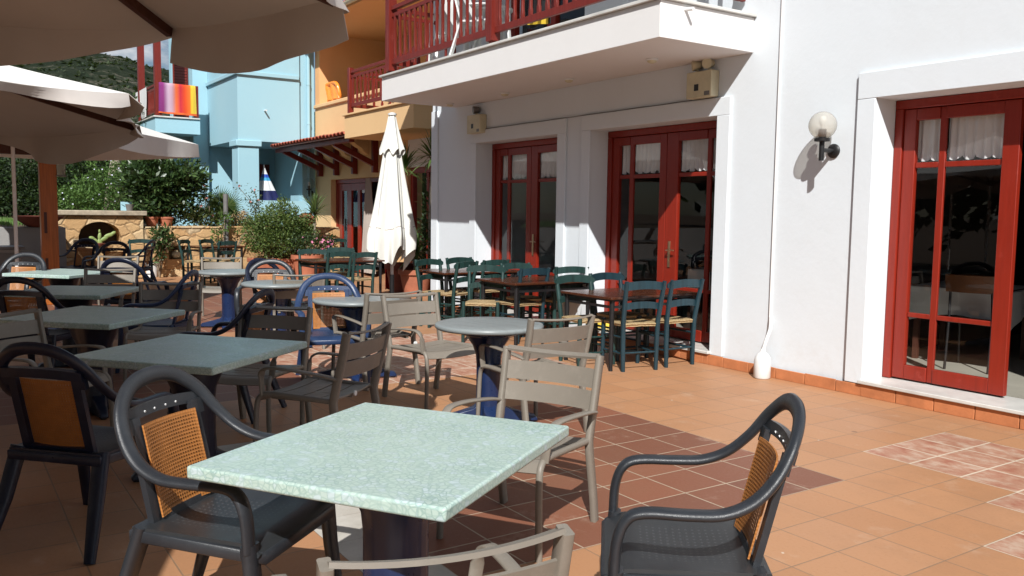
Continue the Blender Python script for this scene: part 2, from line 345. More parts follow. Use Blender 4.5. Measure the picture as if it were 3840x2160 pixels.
# ------------------------------------------------------------------ mesh building
V = Vector
class MB:
    def __init__(s): s.v = []; s.f = []
    def add(s, vs, fs):
        o = len(s.v); s.v += [tuple(v) for v in vs]; s.f += [tuple(i + o for i in f) for f in fs]; return s
    def box(s, x0, x1, y0, y1, z0, z1):
        return s.add([(x, y, z) for z in (z0, z1) for y in (y0, y1) for x in (x0, x1)],
                     [(0, 2, 3, 1), (4, 5, 7, 6), (0, 1, 5, 4), (2, 6, 7, 3), (0, 4, 6, 2), (1, 3, 7, 5)])
    def obox(s, c, X, Y, Z):
        c, X, Y, Z = V(c), V(X), V(Y), V(Z)
        return s.add([c + X * a + Y * b + Z * d for d in (-1, 1) for b in (-1, 1) for a in (-1, 1)],
                     [(0, 2, 3, 1), (4, 5, 7, 6), (0, 1, 5, 4), (2, 6, 7, 3), (0, 4, 6, 2), (1, 3, 7, 5)])
    def bar(s, p, q, w, h, up=(0, 0, 1)):
        p, q = V(p), V(q); d = (q - p).normalized(); u = V(up)
        if abs(d.dot(u)) > .98: u = V((0, 1, 0))
        sd = d.cross(u).normalized(); n = sd.cross(d)
        return s.obox((p + q) / 2, sd * w / 2, (q - p) / 2, n * h / 2)
    def sweep(s, pts, prof, up=(0, 0, 1), sc=None, closed=False):
        pts = [V(p) for p in pts]; n = len(pts); k = len(prof); vs = []; u0 = V(up)
        for i, p in enumerate(pts):
            a = pts[(i - 1) % n] if (closed or i > 0) else p; b = pts[(i + 1) % n] if (closed or i < n - 1) else p
            d = (b - a).normalized(); u = u0
            if abs(d.dot(u)) > .97: u = V((0, 1, 0)) if abs(d.y) < .9 else V((1, 0, 0))
            sd = d.cross(u).normalized(); nn = sd.cross(d)
            f = sc[i] if sc else 1
            fa, fb = f if isinstance(f, tuple) else (f, f)
            vs += [p + sd * (x * fa) + nn * (y * fb) for x, y in prof]
        fs = []
        for i in range(n if closed else n - 1):
            a, b = i * k, ((i + 1) % n) * k
            fs += [(a + j, a + (j + 1) % k, b + (j + 1) % k, b + j) for j in range(k)]
        if not closed: fs += [tuple(range(k - 1, -1, -1)), tuple((n - 1) * k + j for j in range(k))]
        return s.add(vs, fs)
    def loft(s, rings, closed_end=True):
        k = len(rings[0]); vs = [p for r in rings for p in r]; fs = []
        for i in range(len(rings) - 1): fs += [(i * k + j, i * k + (j + 1) % k, (i + 1) * k + (j + 1) % k, (i + 1) * k + j) for j in range(k)]
        if closed_end: fs += [tuple(range(k - 1, -1, -1)), tuple((len(rings) - 1) * k + j for j in range(k))]
        return s.add(vs, fs)
    def lathe(s, prof, seg=24, c=(0, 0, 0), fr=None):
        c = V(c); rings = []
        for r, z in prof: rings.append([c + V((math.cos(2 * PI * j / seg) * (r if fr is None else fr(r, z, 2 * PI * j / seg)), math.sin(2 * PI * j / seg) * (r if fr is None else fr(r, z, 2 * PI * j / seg)), z)) for j in range(seg)])
        return s.loft(rings)
    def cyl(s, p, q, r, seg=10, r2=None): return s.sweep([p, q], circ(seg, r, r), sc=[1, (r2 / r if r2 else 1)])
    def surf(s, fn, nu, nv):
        vs = [fn(i / nu, j / nv) for j in range(nv + 1) for i in range(nu + 1)]
        return s.add(vs, [(j * (nu + 1) + i, j * (nu + 1) + i + 1, (j + 1) * (nu + 1) + i + 1, (j + 1) * (nu + 1) + i) for j in range(nv) for i in range(nu)])
    def ball(s, c, r, seg=12, rings=8, sz=1):
        return s.lathe([(max(r * math.sin(PI * i / rings), r * .02), -r * sz * math.cos(PI * i / rings)) for i in range(rings + 1)], seg, c)
    def leaf(s, c, d, up, L, W):
        c, d, up = V(c), V(d).normalized(), V(up); sd = d.cross(up)
        if sd.length < 1e-3: sd = d.orthogonal()
        sd.normalize(); n = sd.cross(d)
        return s.add([c, c + d * L * .45 + sd * W / 2 - n * W * .12, c + d * L - n * L * .10, c + d * L * .45 - sd * W / 2 - n * W * .12], [(0, 1, 2), (0, 2, 3)])
    def build(s, name, mat, parent=None, ang=38, bevel=0, solid=0, sub=0, seg=2, off=0, mat2=None):
        me = bpy.data.meshes.new(name); me.from_pydata(s.v, [], s.f); me.update()
        o = bpy.data.objects.new(name, me); C.objects.link(o); me.materials.append(M[mat] if isinstance(mat, str) else mat)
        if ang:
            me.polygons.foreach_set('use_smooth', [True] * len(me.polygons)); me.set_sharp_from_angle(angle=R_(ang))
        if solid: m = o.modifiers.new('thickness', 'SOLIDIFY'); m.thickness = solid; m.offset = off
        if solid and mat2: me.materials.append(M[mat2]); m.material_offset = 1; m.material_offset_rim = 1
        if solid: e = o.modifiers.new('hard_edges', 'EDGE_SPLIT'); e.split_angle = R_(max(ang, 30) if ang else 30)
        if bevel: m = o.modifiers.new('edges', 'BEVEL'); m.width = bevel; m.segments = seg; m.limit_method = 'ANGLE'; m.angle_limit = R_(40)
        if sub: m = o.modifiers.new('smooth', 'SUBSURF'); m.levels = sub; m.render_levels = sub
        if parent: o.parent = parent
        return o

def circ(n, a, b=None): b = b or a; return [(a * math.cos(2 * PI * i / n), b * math.sin(2 * PI * i / n)) for i in range(n)]
def rect(a, b): return [(-a, -b), (a, -b), (a, b), (-a, b)]
def rrect(a, b, r=.3):
    c = min(a, b) * r; return [(-a + c, -b), (a - c, -b), (a, -b + c), (a, b - c), (a - c, b), (-a + c, b), (-a, b - c), (-a, -b + c)]
def spline(pts, per=6):
    P = [V(p) for p in pts]; P = [P[0] * 2 - P[1]] + P + [P[-1] * 2 - P[-2]]; out = []
    for i in range(1, len(P) - 2):
        a, b, c, d = P[i - 1:i + 3]
        for k in range(per):
            t = k / per; out.append(.5 * ((2 * b) + (c - a) * t + (2 * a - 5 * b + 4 * c - d) * t * t + (3 * b - a - 3 * c + d) * t ** 3))
    return out + [P[-2]]

def tag(o, label=None, cat=None, group=None, kind=None):
    for k, v in (('label', label), ('category', cat), ('group', group), ('kind', kind)):
        if v: o[k] = v
    return o
def thing(name, label, cat, loc=(0, 0, 0), rz=0, group=None):
    o = bpy.data.objects.new(name, None); C.objects.link(o); o.location = loc; o.rotation_euler = (0, 0, rz); o.empty_display_size = .2
    return tag(o, label, cat, group)
def dup(root, loc, rz, label, group=None):
    def cp(o, par):
        c = o.copy(); C.objects.link(c)
        if par: c.parent = par
        for ch in KIDS.get(o.name, []): cp(ch, c)
        return c
    r = cp(root, None); r.location = loc; r.rotation_euler = (0, 0, rz); r['label'] = label
    if group: r['group'] = group
    return r
KIDS = {}
def freeze(root):
    def rec(o):
        KIDS[o.name] = [c for c in bpy.data.objects if c.parent == o]
        for c in KIDS[o.name]: rec(c)
    rec(root); return root

# ------------------------------------------------------------------ the three kinds of chair (front is +Y)
def make_metal_chair(mat):
    t = thing('metal_armchair', '', 'armchair')
    for s in (-1, 1):
        x = s * .255
        # back post runs on down as the splayed rear leg
        MB().sweep(spline([(s * .262, -.345, .825), (s * .258, -.31, .66), (x, -.262, .46), (x, -.255, .38), (x * 1.02, -.30, .14), (x * 1.02, -.325, 0)], 4), rrect(.014, .024), up=(0, 1, 0), sc=None).build('back_leg', mat, t, ang=50)
        MB().sweep(spline([(s * .262, .265, 0), (s * .256, .262, .2), (s * .252, .255, .36), (s * .25, .235, .415), (s * .248, .18, .435), (s * .246, 0, .43), (s * .25, -.25, .42)], 5), circ(10, .016, .016)).build('front_leg', mat, t, ang=60)
        MB().sweep(spline([(s * .262, -.285, .555), (s * .275, -.2, .572), (s * .287, -.02, .592), (s * .286, .12, .598), (s * .281, .18, .588), (s * .272, .21, .55), (s * .254, .215, .43)], 5), rrect(.021, .007, .6), up=(0, 0, 1)).build('armrest', mat, t, ang=60)
    prof = [(-.245, .432), (-.17, .424), (-.09, .420), (-.01, .422), (.07, .430), (.14, .438), (.20, .438), (.235, .424), (.262, .385)]
    se = MB(); cuts = [0, .2, .4, .6, .78, 1.0]
    def sp(t_):
        f = t_ * (len(prof) - 1); i = min(int(f), len(prof) - 2); r = f - i
        return prof[i][0] + (prof[i + 1][0] - prof[i][0]) * r, prof[i][1] + (prof[i + 1][1] - prof[i][1]) * r
    for a, b in zip(cuts[:-1], cuts[1:]):
        a2, b2 = a + .008, b - .008
        def f(u, v, a2=a2, b2=b2):
            y, z = sp(a2 + (b2 - a2) * v); x = (u - .5) * .488
            return (x, y, z - .012 * (1 - (2 * u - 1) ** 2))
        se.surf(f, 8, 5 if b < 1 else 8)
    for s in (-1, 0, 1): se.box(s * .2 - .01, s * .2 + .01, -.24, .18, .402, .412)
    se.build('seat', mat, t, solid=.009)
    for z0, z1 in ((.560, .652), (.664, .757)):
        def g(u, v, z0=z0, z1=z1):
            z = z0 + (z1 - z0) * v; y = -.268 - (z - .46) * .225 - .035 * (1 - (2 * u - 1) ** 2); return ((u - .5) * .508, y, z)
        MB().surf(g, 10, 2).build('back_slat', mat, t, solid=.010)
    def h(u, v):
        q = 1 - (2 * u - 1) ** 2; return ((u - .5) * .515, -.338 - .030 * q - (v - .5) * .04, .815 - .012 * q + .012 * v)
    MB().surf(h, 12, 2).build('top_rail', mat, t, solid=.012)
    bd = MB().lathe([(.0165, -.0035), (.0165, .0035), (.012, .004)], 16).build('badge', 'white_plastic', t)
    bd.rotation_euler = (R_(90), 0, 0); bd.location = (0, -.258, .425)
    return freeze(t)

def make_plastic_chair(fm, sm, rm):
    t = thing('plastic_armchair', '', 'armchair')
    half = [(.274, .238, .42), (.278, .232, .53), (.278, .205, .60), (.282, .15, .626), (.290, .02, .628), (.290, -.08, .635), (.280, -.165, .672), (.255, -.235, .742), (.208, -.288, .828), (.116, -.322, .893), (0, -.330, .912)]
    pts = [V(p) for p in half] + [V((-p[0], p[1], p[2])) for p in half[-2::-1]]
    sp = spline(pts, 5); n = len(sp)
    # flat oval section: broad on the arms, upright on the arch
    m = MB(); k = 12; rings = []
    for i, p in enumerate(sp):
        a, b = sp[max(i - 1, 0)], sp[min(i + 1, n - 1)]; d = (b - a).normalized()
        out = V((p.x, 0, 0)).normalized() if abs(p.x) > 1e-4 else V((0, 0, 0)); back = V((0, -.35, 1)).normalized()
        q = min(1, max(0, (p.z - .635) / .2)); ref = (V((1 if p.x >= 0 else -1, 0, 0)) * (1 - q) + V((0, -1, .0)) * 0)
        nrm = V((0, 1, .32)).normalized() if q > .0 else V((0, 0, 1))
        nrm = (V((0, .2, 1)) * (1 - q) + V((0, 1, .32)) * q).normalized()
        if p.z < .6 and i in range(0, 12) or p.z < .6: nrm = V((0, 1, .05))
        sd = d.cross(nrm).normalized(); nn = sd.cross(d).normalized()
        A, B = .030, .017
        rings.append([p + sd * (A * math.cos(2 * PI * j / k)) + nn * (B * math.sin(2 * PI * j / k)) for j in range(k)])
    m.loft(rings); m.build('hoop_frame', fm, t, ang=70)
    for s in (-1, 1):
        MB().sweep([(s * .262, .232, .44), (s * .262, .25, .25), (s * .268, .285, 0)], rrect(.036, .022, .6), up=(0, 1, 0), sc=[1, .9, .68]).build('front_leg', fm, t, ang=50)
        MB().sweep([(s * .215, -.20, .44), (s * .235, -.27, .22), (s * .265, -.355, 0)], rrect(.040, .020, .6), up=(0, 1, 0), sc=[1, .92, .66]).build('rear_leg', fm, t, ang=50)
    yb = lambda z: -.192 - (z - .43) * .235
    bf = MB()
    def cross(u, v):
        x = (u - .5) * 2 * (.205 + .0 * v); z = .770 + .042 * v + .012 * (1 - (2 * u - 1) ** 2); return (x, yb(z) - .012 - .016 * (1 - (2 * u - 1) ** 2), z)
    bf.surf(cross, 10, 3)
    for s in (-1, 1):
        def side(u, v, s=s):
            z = .43 + .36 * v; return (s * (.142 + .042 * u), yb(z) - .004, z)
        bf.surf(side, 2, 8)
        def strut(u, v, s=s):
            z = .735 + .055 * v; return (s * (.180 + .030 * u), yb(z) - .004, z)
        bf.surf(strut, 1, 3)
    def bot(u, v):
        x = (u - .5) * .31; z = .415 + .040 * v; return (x, yb(z) - .004, z)
    bf.surf(bot, 6, 2)
    bf.build('back_frame', fm, t, solid=.022, ang=50)
    for x in (-.085, -.03, .03, .085):
        h = MB().lathe([(.0045, -.002), (.0045, .002)], 8).build('air_hole', 'white_plastic', t); h.rotation_euler = (R_(73), 0, 0); h.location = (x, yb(.795) - .013 - .016 * (1 - (x / .205) ** 2) + .012, .797)  # pale discs stand in for the bright background showing through the holes
    def rt(u, v):
        x = (u - .5) * .292; z = .446 + .318 * v; return (x, yb(z) + .004 - .018 * (1 - (2 * u - 1) ** 2) + .012, z)
    MB().surf(rt, 10, 8).build('rattan_panel', rm, t, solid=.006)
    def st(u, v):
        x = (u - .5) * (.47 + .05 * v); y = -.235 + .50 * v
        z = .432 - .020 * (1 - (2 * u - 1) ** 2) * math.sin(PI * min(1, v * 1.05)) - (.03 * max(0, (v - .86) / .14) ** 2)
        return (x, y, z)
    MB().surf(st, 12, 14).build('seat', sm, t, solid=.014)
    ap = MB(); rim = []
    for i in range(33):
        a = i / 32
        rim.append(V(((-.26 if a < .5 else .26), 0, 0)))
    ap.sweep([(-.232, -.235, .408), (-.262, .235, .402), (-.235, .268, .388), (.235, .268, .388), (.262, .235, .402), (.232, -.235, .408)], rrect(.011, .021, .4), closed=True)
    ap.build('seat_apron', fm, t, ang=50)
    return freeze(t)

def make_rush_chair(mat):
    t = thing('rush_chair', '', 'chair')
    for s in (-1, 1):
        MB().sweep([(s * .172, -.185, 0), (s * .176, -.180, .25), (s * .180, -.185, .44), (s * .187, -.215, .62), (s * .196, -.262, .83)], rrect(.020, .021, .5), up=(0, 1, 0), sc=[.85, 1, 1, 1, .85]).build('back_post', mat, t, ang=50)
        MB().sweep([(s * .192, .185, 0), (s * .190, .182, .25), (s * .188, .18, .455)], rrect(.020, .020, .5), up=(0, 1, 0), sc=[.85, 1, .95]).build('front_leg', mat, t, ang=50)
    def rail(z0, z1, y0, w, arch, over):
        def f(u, v):
            q = 1 - (2 * u - 1) ** 2; x = (u - .5) * (w + over); e = min(1, (1 - abs(2 * u - 1)) * 9) ** .5
            zc = (z0 + z1) / 2 + arch * q; return (x, y0 - .035 * q, zc + (v - .5) * (z1 - z0) * (.45 + .55 * e))
        return MB().surf(f, 14, 3)
    rail(.738, .812, -.228, .392, .024, .06).build('top_rail', mat, t, solid=.022)
    rail(.560, .622, -.190, .37, .024, .02).build('mid_rail', mat, t, solid=.018)
    st = MB()
    for z in (.14, .29):
        for s in (-1, 1): st.cyl((s * .174, -.18, z + .02), (s * .191, .182, z + .02), .0105, 8)
        st.cyl((-.19, .183, z - .015), (.19, .183, z - .015), .0105, 8)
    st.cyl((-.174, -.182, .17), (.174, -.182, .17), .0105, 8)
    st.build('stretchers', mat, t, ang=60)
    def seat(u, v):
        a, b = 2 * u - 1, 2 * v - 1; w = .182 + .016 * v
        m = max(abs(a), abs(b)); edge = max(0, 1 - ((1 - m) / .22)) if m > .78 else 0
        dia = math.exp(-((abs(a) - abs(b)) / .10) ** 2)
        z = .452 - .020 * (1 - m) ** .8 - .007 * dia * (1 - .5 * m) - .016 * edge ** 2
        return (a * w * (1 + .03 * math.cos(b * 1.4)), b * .19, z)
    MB().surf(seat, 24, 24).build('rush_seat', 'rush', t, solid=.030, off=-1)
    for o in [o for o in bpy.data.objects if o.parent == t]: o.data.transform(Matrix.Scale(1.055, 4))
    return freeze(t)

# ------------------------------------------------------------------ tables
def pedestal(t, w, h, mat, flare, base):
    """moulded column with vertical grooves and a trumpet head, on four wedge feet"""
    def fr(r, z, a): return r * (1 - .06 * max(0, math.cos(4 * a)) ** 6 - .035 * abs(math.sin(4 * a)))
    prof = [(w * .52, .05), (w * .5, .09), (w * .47, .25), (w * .47, h * .62), (w * .50, h * .72), (w * .62, h * .82), (flare * .72, h * .92), (flare, h - .035), (flare, h - .03)]
    MB().lathe(prof, 48, (0, 0, 0), fr).build('column', mat, t, ang=30)
    for k in range(4):
        a = k * PI / 2 + PI / 4; d = V((math.cos(a), math.sin(a), 0)); s = V((-d.y, d.x, 0)); m = MB(); rings = []
        for r, hw, z1 in ((w * .25, .062, .17), (w * .6, .056, .115), (base * .6, .044, .085), (base * .93, .036, .055), (base, .030, .028)):
            c = d * r; rings.append([c - s * hw + V((0, 0, .012)), c + s * hw + V((0, 0, .012)), c + s * hw * .8 + V((0, 0, z1)), c - s * hw * .8 + V((0, 0, z1))])
        m.loft(rings); m.build('foot', mat, t, bevel=.008)
        MB().cyl(d * (base - .03) + V((0, 0, .0)), d * (base - .03) + V((0, 0, .03)), .02, 10).build('foot_pad', 'black_metal', t)

def square_table(name, label, loc, ang, sx, sy, h):
    t = thing(name, label, 'table', loc, ang, 'square pale green mosaic tables')
    MB().box(-sx / 2, sx / 2, -sy / 2, sy / 2, h - .042, h).build('tabletop', 'mosaic', t, bevel=.009, seg=3)
    pedestal(t, .245, h - .03, 'navy_plastic' if 'near' not in label else 'pedestal_blue', .24, .34)
    return t
def round_table(label, loc, rot, rad, h):
    t = thing('round_table', label, 'table', loc, rot, 'round grey pedestal tables')
    MB().lathe([(rad - .05, h - .040), (rad - .012, h - .038), (rad - .002, h - .028), (rad, h - .016), (rad - .006, h - .005), (rad - .02, h), (rad * .5, h), (.01, h)], 64).build('tabletop', 'grey_top', t, ang=50)
    pedestal(t, .19, h - .035, 'pedestal_blue', .23, .36)
    return t
def wood_table(label, loc, rz, sx, sy, h, leafw=None):
    t = thing('wooden_table', label, 'table', loc, rz, 'brown wooden taverna tables')
    tp = MB(); n = 4
    for i in range(n): tp.box(-sx / 2 + i * sx / n, -sx / 2 + (i + 1) * sx / n - .0015, -sy / 2, sy / 2, h - .024, h)
    tp.build('tabletop', 'brown_wood', t, bevel=.004)
    x, y = sx / 2 - .055, sy / 2 - .055
    for a in (-1, 1):
        for b in (-1, 1): MB().sweep([(a * x, b * y, 0), (a * x, b * y, .03), (a * x, b * y, h - .025)], circ(12, .024), sc=[.9, .8, 1.1]).build('leg', 'black_metal', t, ang=60)
    fr = MB()
    for b in (-1, 1): fr.bar((-x, b * y, h - .10), (x, b * y, h - .10), .014, .026); fr.bar((-x, b * y, h - .036), (x, b * y, h - .036), .02, .022)
    for a in (-1, 1): fr.bar((a * x, -y, h - .10), (a * x, y, h - .10), .014, .026); fr.bar((a * x, -y, h - .036), (a * x, y, h - .036), .02, .022)
    fr.build('under_frame', 'black_metal', t)
    return t
# ------------------------------------------------------------------ ground
def make_floor():
    mats = ['floor_orange', 'floor_dark', 'floor_mottled', 'floor_marble']
    def region(i, j):
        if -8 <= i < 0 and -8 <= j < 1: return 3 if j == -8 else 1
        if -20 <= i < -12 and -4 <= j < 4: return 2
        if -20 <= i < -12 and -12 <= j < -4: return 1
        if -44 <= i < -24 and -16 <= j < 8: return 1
        if -1 <= i < 12 and 3 <= j < 6: return 2
        if i == 2 and 2 <= j < 3: return 2
        if 3 <= i < 12 and 0 <= j < 3: return 2
        return 0
    vs, fs, mi = [], [], []; idx = {}
    def vid(i, j):
        if (i, j) not in idx: idx[(i, j)] = len(vs); vs.append((GX + i * TILE, GY + j * TILE, 0))
        return idx[(i, j)]
    for i in range(-62, 22):
        for j in range(-28, 18):
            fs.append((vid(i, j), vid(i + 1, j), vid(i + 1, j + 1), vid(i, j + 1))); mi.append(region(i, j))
    me = bpy.data.meshes.new('terrace_floor'); me.from_pydata(vs, [], fs); me.update()
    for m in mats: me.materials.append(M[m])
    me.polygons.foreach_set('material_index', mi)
    o = bpy.data.objects.new('terrace_floor', me); C.objects.link(o); tag(o, kind='structure')
make_floor()
g = MB().add([(-1500, -1500, -.03), (1500, -1500, -.03), (1500, 1500, -.03), (-1500, 1500, -.03)], [(0, 1, 2, 3)]).build('ground', 'earth', ang=0); tag(g, kind='structure')
g = MB(); g.surf(lambda u, v: (-20.9 - 45 * u, -14 + 20.2 * v, 1.0 + .35 * u + .06 * math.sin(9 * u + 5 * v)), 20, 10); o = g.build('garden_bed', 'earth'); tag(o, kind='structure')
def hillz(x, y): return 0
def hills():
    m = MB(); nu, nv = 220, 70
    prof = []
    for x, y in ((-500, 175), (60, 165), (178, 160), (260, 168), (325, 177), (370, 192), (423, 202), (560, 235), (900, 330), (1500, 480), (2200, 500)):
        d = ray(x, y); prof.append((math.atan2(d.y, d.x), d.z / math.hypot(d.x, d.y)))
    prof.sort()
    def el(a):
        if a <= prof[0][0]: return prof[0][1]
        for (a0, e0), (a1, e1) in zip(prof[:-1], prof[1:]):
            if a <= a1: return e0 + (e1 - e0) * (a - a0) / (a1 - a0)
        return prof[-1][1]
    def f(u, v):
        a = R_(95 + 100 * u); r = 170 + 430 * v ** 1.1; vv = min(1, v * 1.3)
        top = el(a) * (170 + 430 * .75 ** 1.0); h = top * math.sin(vv * PI / 2) ** 1.15
        h += (3 * math.sin(u * 57 + v * 23) + 2 * math.sin(u * 120 + v * 61)) * v * (1 - .6 * vv) + random.uniform(-.9, .9) * v
        return (math.cos(a) * r, math.sin(a) * r, max(-3, h - 2 + 1.5))
    m.surf(f, nu, nv); o = m.build('hills', 'hill'); tag(o, kind='structure')
    sc = MB()
    for _ in range(9000):
        u, v = random.random() * .72 + .28, random.uniform(.25, .8); x, y, z = f(u, v); s = random.uniform(.5, 1.5); c = V((x, y, z))
        for k in range(3):
            d = V((random.gauss(0, 1), random.gauss(0, 1), random.uniform(.2, 1))); sc.leaf(c - d.normalized() * s * .4, d, (0, 0, 1), s * 1.5, s * 1.1)
    o = sc.build('hill_scrub', 'far_leaf', ang=0); tag(o, 'dark scrub dotted over the rocky far hillside', 'scrub', kind='stuff')
hills()

# ------------------------------------------------------------------ white restaurant building
WY = 6.53; WR = 6.80
wb = thing('white_building', 'white plastered restaurant with red glazed doors and a balcony on the right', 'building', (-8, WY + .2, 0))
def wpart(mb, name, mat, parent=None, **kw):
    o = mb.build(name, mat, None, **kw); p = parent or wb
    o.parent = p
    if p.parent is None: o.matrix_parent_inverse = Matrix.Translation(-V(p.location))
    return o
OPEN = [(-10.73, -8.77), (-8.12, -6.11), (-4.36, -1.80)]; HEAD = 2.50; XL, XR, TOP = -12.08, 3.0, 8.2
w = MB(); x = XL
for a, b in OPEN:
    w.box(x, a, WY, WY + .34, 0, HEAD); x = b
w.box(x, XR, WY, WY + .34, 0, HEAD)
# upper floor with one balcony door opening
UA, UB = -10.2, -8.3
w.box(XL, UA, WY, WY + .34, HEAD, TOP); w.box(UA, UB, WY, WY + .34, HEAD, 3.4); w.box(UA, UB, WY, WY + .34, 5.5, TOP); w.box(UB, XR, WY, WY + .34, HEAD, TOP)
w.box(XL, XL + .34, WY + .34, 12.5, 0, TOP)
w.box(XR - .3, XR, WY + .34, 12.5, 0, TOP)
wpart(w, 'wall', 'white_plaster')
tr = MB()
def trim(a, b, l, r, top, pr):
    tr.box(a - l, a, WY - pr, WY + .001, 0.1, HEAD); tr.box(b, b + r, WY - pr, WY + .001, 0.1, HEAD); tr.box(a - l, b + r, WY - pr, WY + .001, HEAD, top)
trim(-10.73, -8.77, .17, .17, 2.68, .028); trim(-8.12, -6.11, .17, .17, 2.68, .028); trim(-4.36, -1.8, .17, .2, 2.72, .032)
tr.box(XL - .0, XL + .20, WY - .025, WY + .001, .1, 3.06)
wpart(tr, 'door_surrounds', 'white_plaster', bevel=.006)
sk = MB(); x = XL
while x < XR:
    x2 = x + .325
    if not any(a - .0 < (x + x2) / 2 < b + .0 for a, b in OPEN): sk.box(x + .003, x2 - .003, WY - .045, WY - .0305, 0, .10 + random.uniform(-.004, .004))
    x = x2
for a, b in OPEN:
    x = a
    while x < b - .05: sk.box(x + .003, min(x + .322, b), WY - .047, WY + .05, 0, .105); x += .325
wpart(sk, 'tile_skirting', 'brick', bevel=.004)
for a, b in OPEN: wpart(MB().box(a - .02, b + .02, WY - .07, WY + .40, .107, .137), 'door_sill', 'marble', bevel=.006)
it = MB(); it.box(-12, 2.8, WR + .2, 12.4, .06, .128)
wpart(it, 'room_floor', 'room_floor', ang=0)
it = MB(); it.box(-11.7, 2.7, 12.1, 12.3, .128, 3.0); it.box(-11.7, 2.7, WY + .36, 12.1, 3.0, 3.05); it.box(-8.62, -8.42, WY + .36, 12.1, .13, 3.0); it.box(-5.4, -5.2, WY + .36, 12.1, .13, 3.0)
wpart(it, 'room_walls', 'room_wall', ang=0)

def door(x0, x1, leaves, name='red_door', z0=.14, z1=HEAD - .003, y=WR):
    """leaves: list of (left, right, [pane spans], handle x or None)"""
    fr = MB(); t = .075
    fr.box(x0 + .003, x0 + t, y - .02, y + .085, z0, z1 - .075); fr.box(x1 - t, x1 - .003, y - .02, y + .085, z0, z1 - .075); fr.box(x0 + .003, x1 - .003, y - .02, y + .085, z1 - .075, z1)
    d = wpart(fr, name, 'red_paint', bevel=.006)
    rows = [(.27, .68), (.72, 1.93), (1.975, z1 - .175)]
    for lx0, lx1, panes, hx in leaves:
        lf = MB(); zs0, zs1 = z0 + .012, z1 - .080
        edges = [lx0 + .004] + [e for p in panes for e in p] + [lx1 - .004]
        for i in range(0, len(edges), 2):
            wide = i in (0, len(edges) - 2)
            lf.box(edges[i], edges[i + 1], y + (.0 if wide else .012), y + (.05 if wide else .04), zs0, zs1)
        for p in panes:
            zz = [zs0] + [e for r in rows for e in r] + [zs1]
            for k in range(0, len(zz), 2): lf.box(p[0], p[1], y + (.002 if k in (0, len(zz) - 2) else .013), y + (.048 if k in (0, len(zz) - 2) else .039), zz[k], zz[k + 1])
        wpart(lf, 'door_leaf', 'red_paint', d, bevel=.005)
        gl = MB()
        for p in panes:
            for r in rows: gl.add([(p[0], y + .026, r[0]), (p[1], y + .026, r[0]), (p[1], y + .026, r[1]), (p[0], y + .026, r[1])], [(0, 1, 2, 3)])
        wpart(gl, 'glass', 'door_glass', d, ang=0)
        cu = MB()
        for p in panes:
            wv = max(3, round((p[1] - p[0]) / .062)); ph = random.random() * 6; za, zb = rows[2][0] - .0, rows[2][1] + .02; sc = max(1, round((p[1] - p[0]) / .105))
            def f(u, v, p=p, wv=wv, ph=ph, sc=sc):
                xx = p[0] - .01 + (p[1] - p[0] + .02) * u
                drop = .035 * abs(math.sin(PI * sc * u)) ** .6
                z = zb + (za + .045 - drop - zb) * v
                return (xx, y + .062 + .016 * math.sin(2 * PI * wv * u + ph + .6 * math.sin(7 * u)) * (.4 + .6 * v), z)
            cu.surf(f, max(12, int((p[1] - p[0]) / .008)), 8)
        wpart(cu, 'curtain', 'curtain_cloth', d, ang=0 or 80)
        if hx is not None:
            h = MB(); h.box(hx - .017, hx + .017, y - .012, y - .001, .93, 1.22); h.cyl((hx, y - .012, 1.12), (hx, y - .055, 1.12), .009); h.sweep(spline([(hx, y - .052, 1.12), (hx + .03, y - .058, 1.122), (hx + .075, y - .05, 1.124), (hx + .115, y - .047, 1.118)], 4), circ(8, .008)); h.cyl((hx, y - .0125, 1.0), (hx, y - .016, 1.0), .008)
            wpart(h, 'handle', 'brass', d, bevel=.003)
    return d
door(-8.12, -6.11, [(-8.045, -7.115, [(-7.925, -7.745), (-7.675, -7.225)], None), (-7.115, -6.185, [(-6.935, -6.515), (-6.455, -6.285)], -7.03)])
door(-10.73, -8.77, [(-10.655, -9.75, [(-10.535, -10.355), (-10.285, -9.865)], None), (-9.75, -8.845, [(-9.60, -9.16), (-9.10, -8.94)], -9.675)])
door(-4.36, -1.80, [(-4.285, -3.335, [(-4.175, -3.975), (-3.92, -3.465)], None)])
# open right leaf of that doorway, swung into the room
ol = MB(); a = R_(68); ux, uy = math.cos(a), math.sin(a); px, py = -1.88, WR + .03
def leafpt(d, n, z): return V((px - ux * d + uy * 0 - n * uy * 0, py + uy * d, z)) + V((uy, ux, 0)) * n
for d0, d1, z0, z1 in ((.0, .12, .15, 2.42), (.83, .95, .15, 2.42), (.12, .83, .15, .30), (.12, .83, 2.30, 2.42), (.12, .83, .68, .72), (.12, .83, 1.93, 1.975)):
    c = leafpt((d0 + d1) / 2, .02, (z0 + z1) / 2); ol.obox(c, V((-ux, uy, 0)) * (d1 - d0) / 2, V((uy, ux, 0)) * .022, V((0, 0, (z1 - z0) / 2)))
wpart(ol, 'open_door_leaf', 'red_paint', bevel=.004)
ud = MB(); y = WY + .2
ud.box(UA, UA + .1, y, y + .08, 3.42, 5.4); ud.box(UB - .1, UB, y, y + .08, 3.42, 5.4); ud.box(UA, UB, y, y + .08, 5.4, 5.5); ud.box((UA + UB) / 2 - .09, (UA + UB) / 2 + .09, y, y + .07, 3.42, 5.4)
d = wpart(ud, 'balcony_door', 'red_paint')
wpart(MB().add([(UA, y + .04, 3.42), (UB, y + .04, 3.42), (UB, y + .04, 5.4), (UA, y + .04, 5.4)], [(0, 1, 2, 3)]), 'glass', 'door_glass', d, ang=0)
wpart(MB().box(UA - .3, UB + .3, WY + .6, WY + .65, 3.4, 5.6), 'room_screen', 'room_wall', d, ang=0)

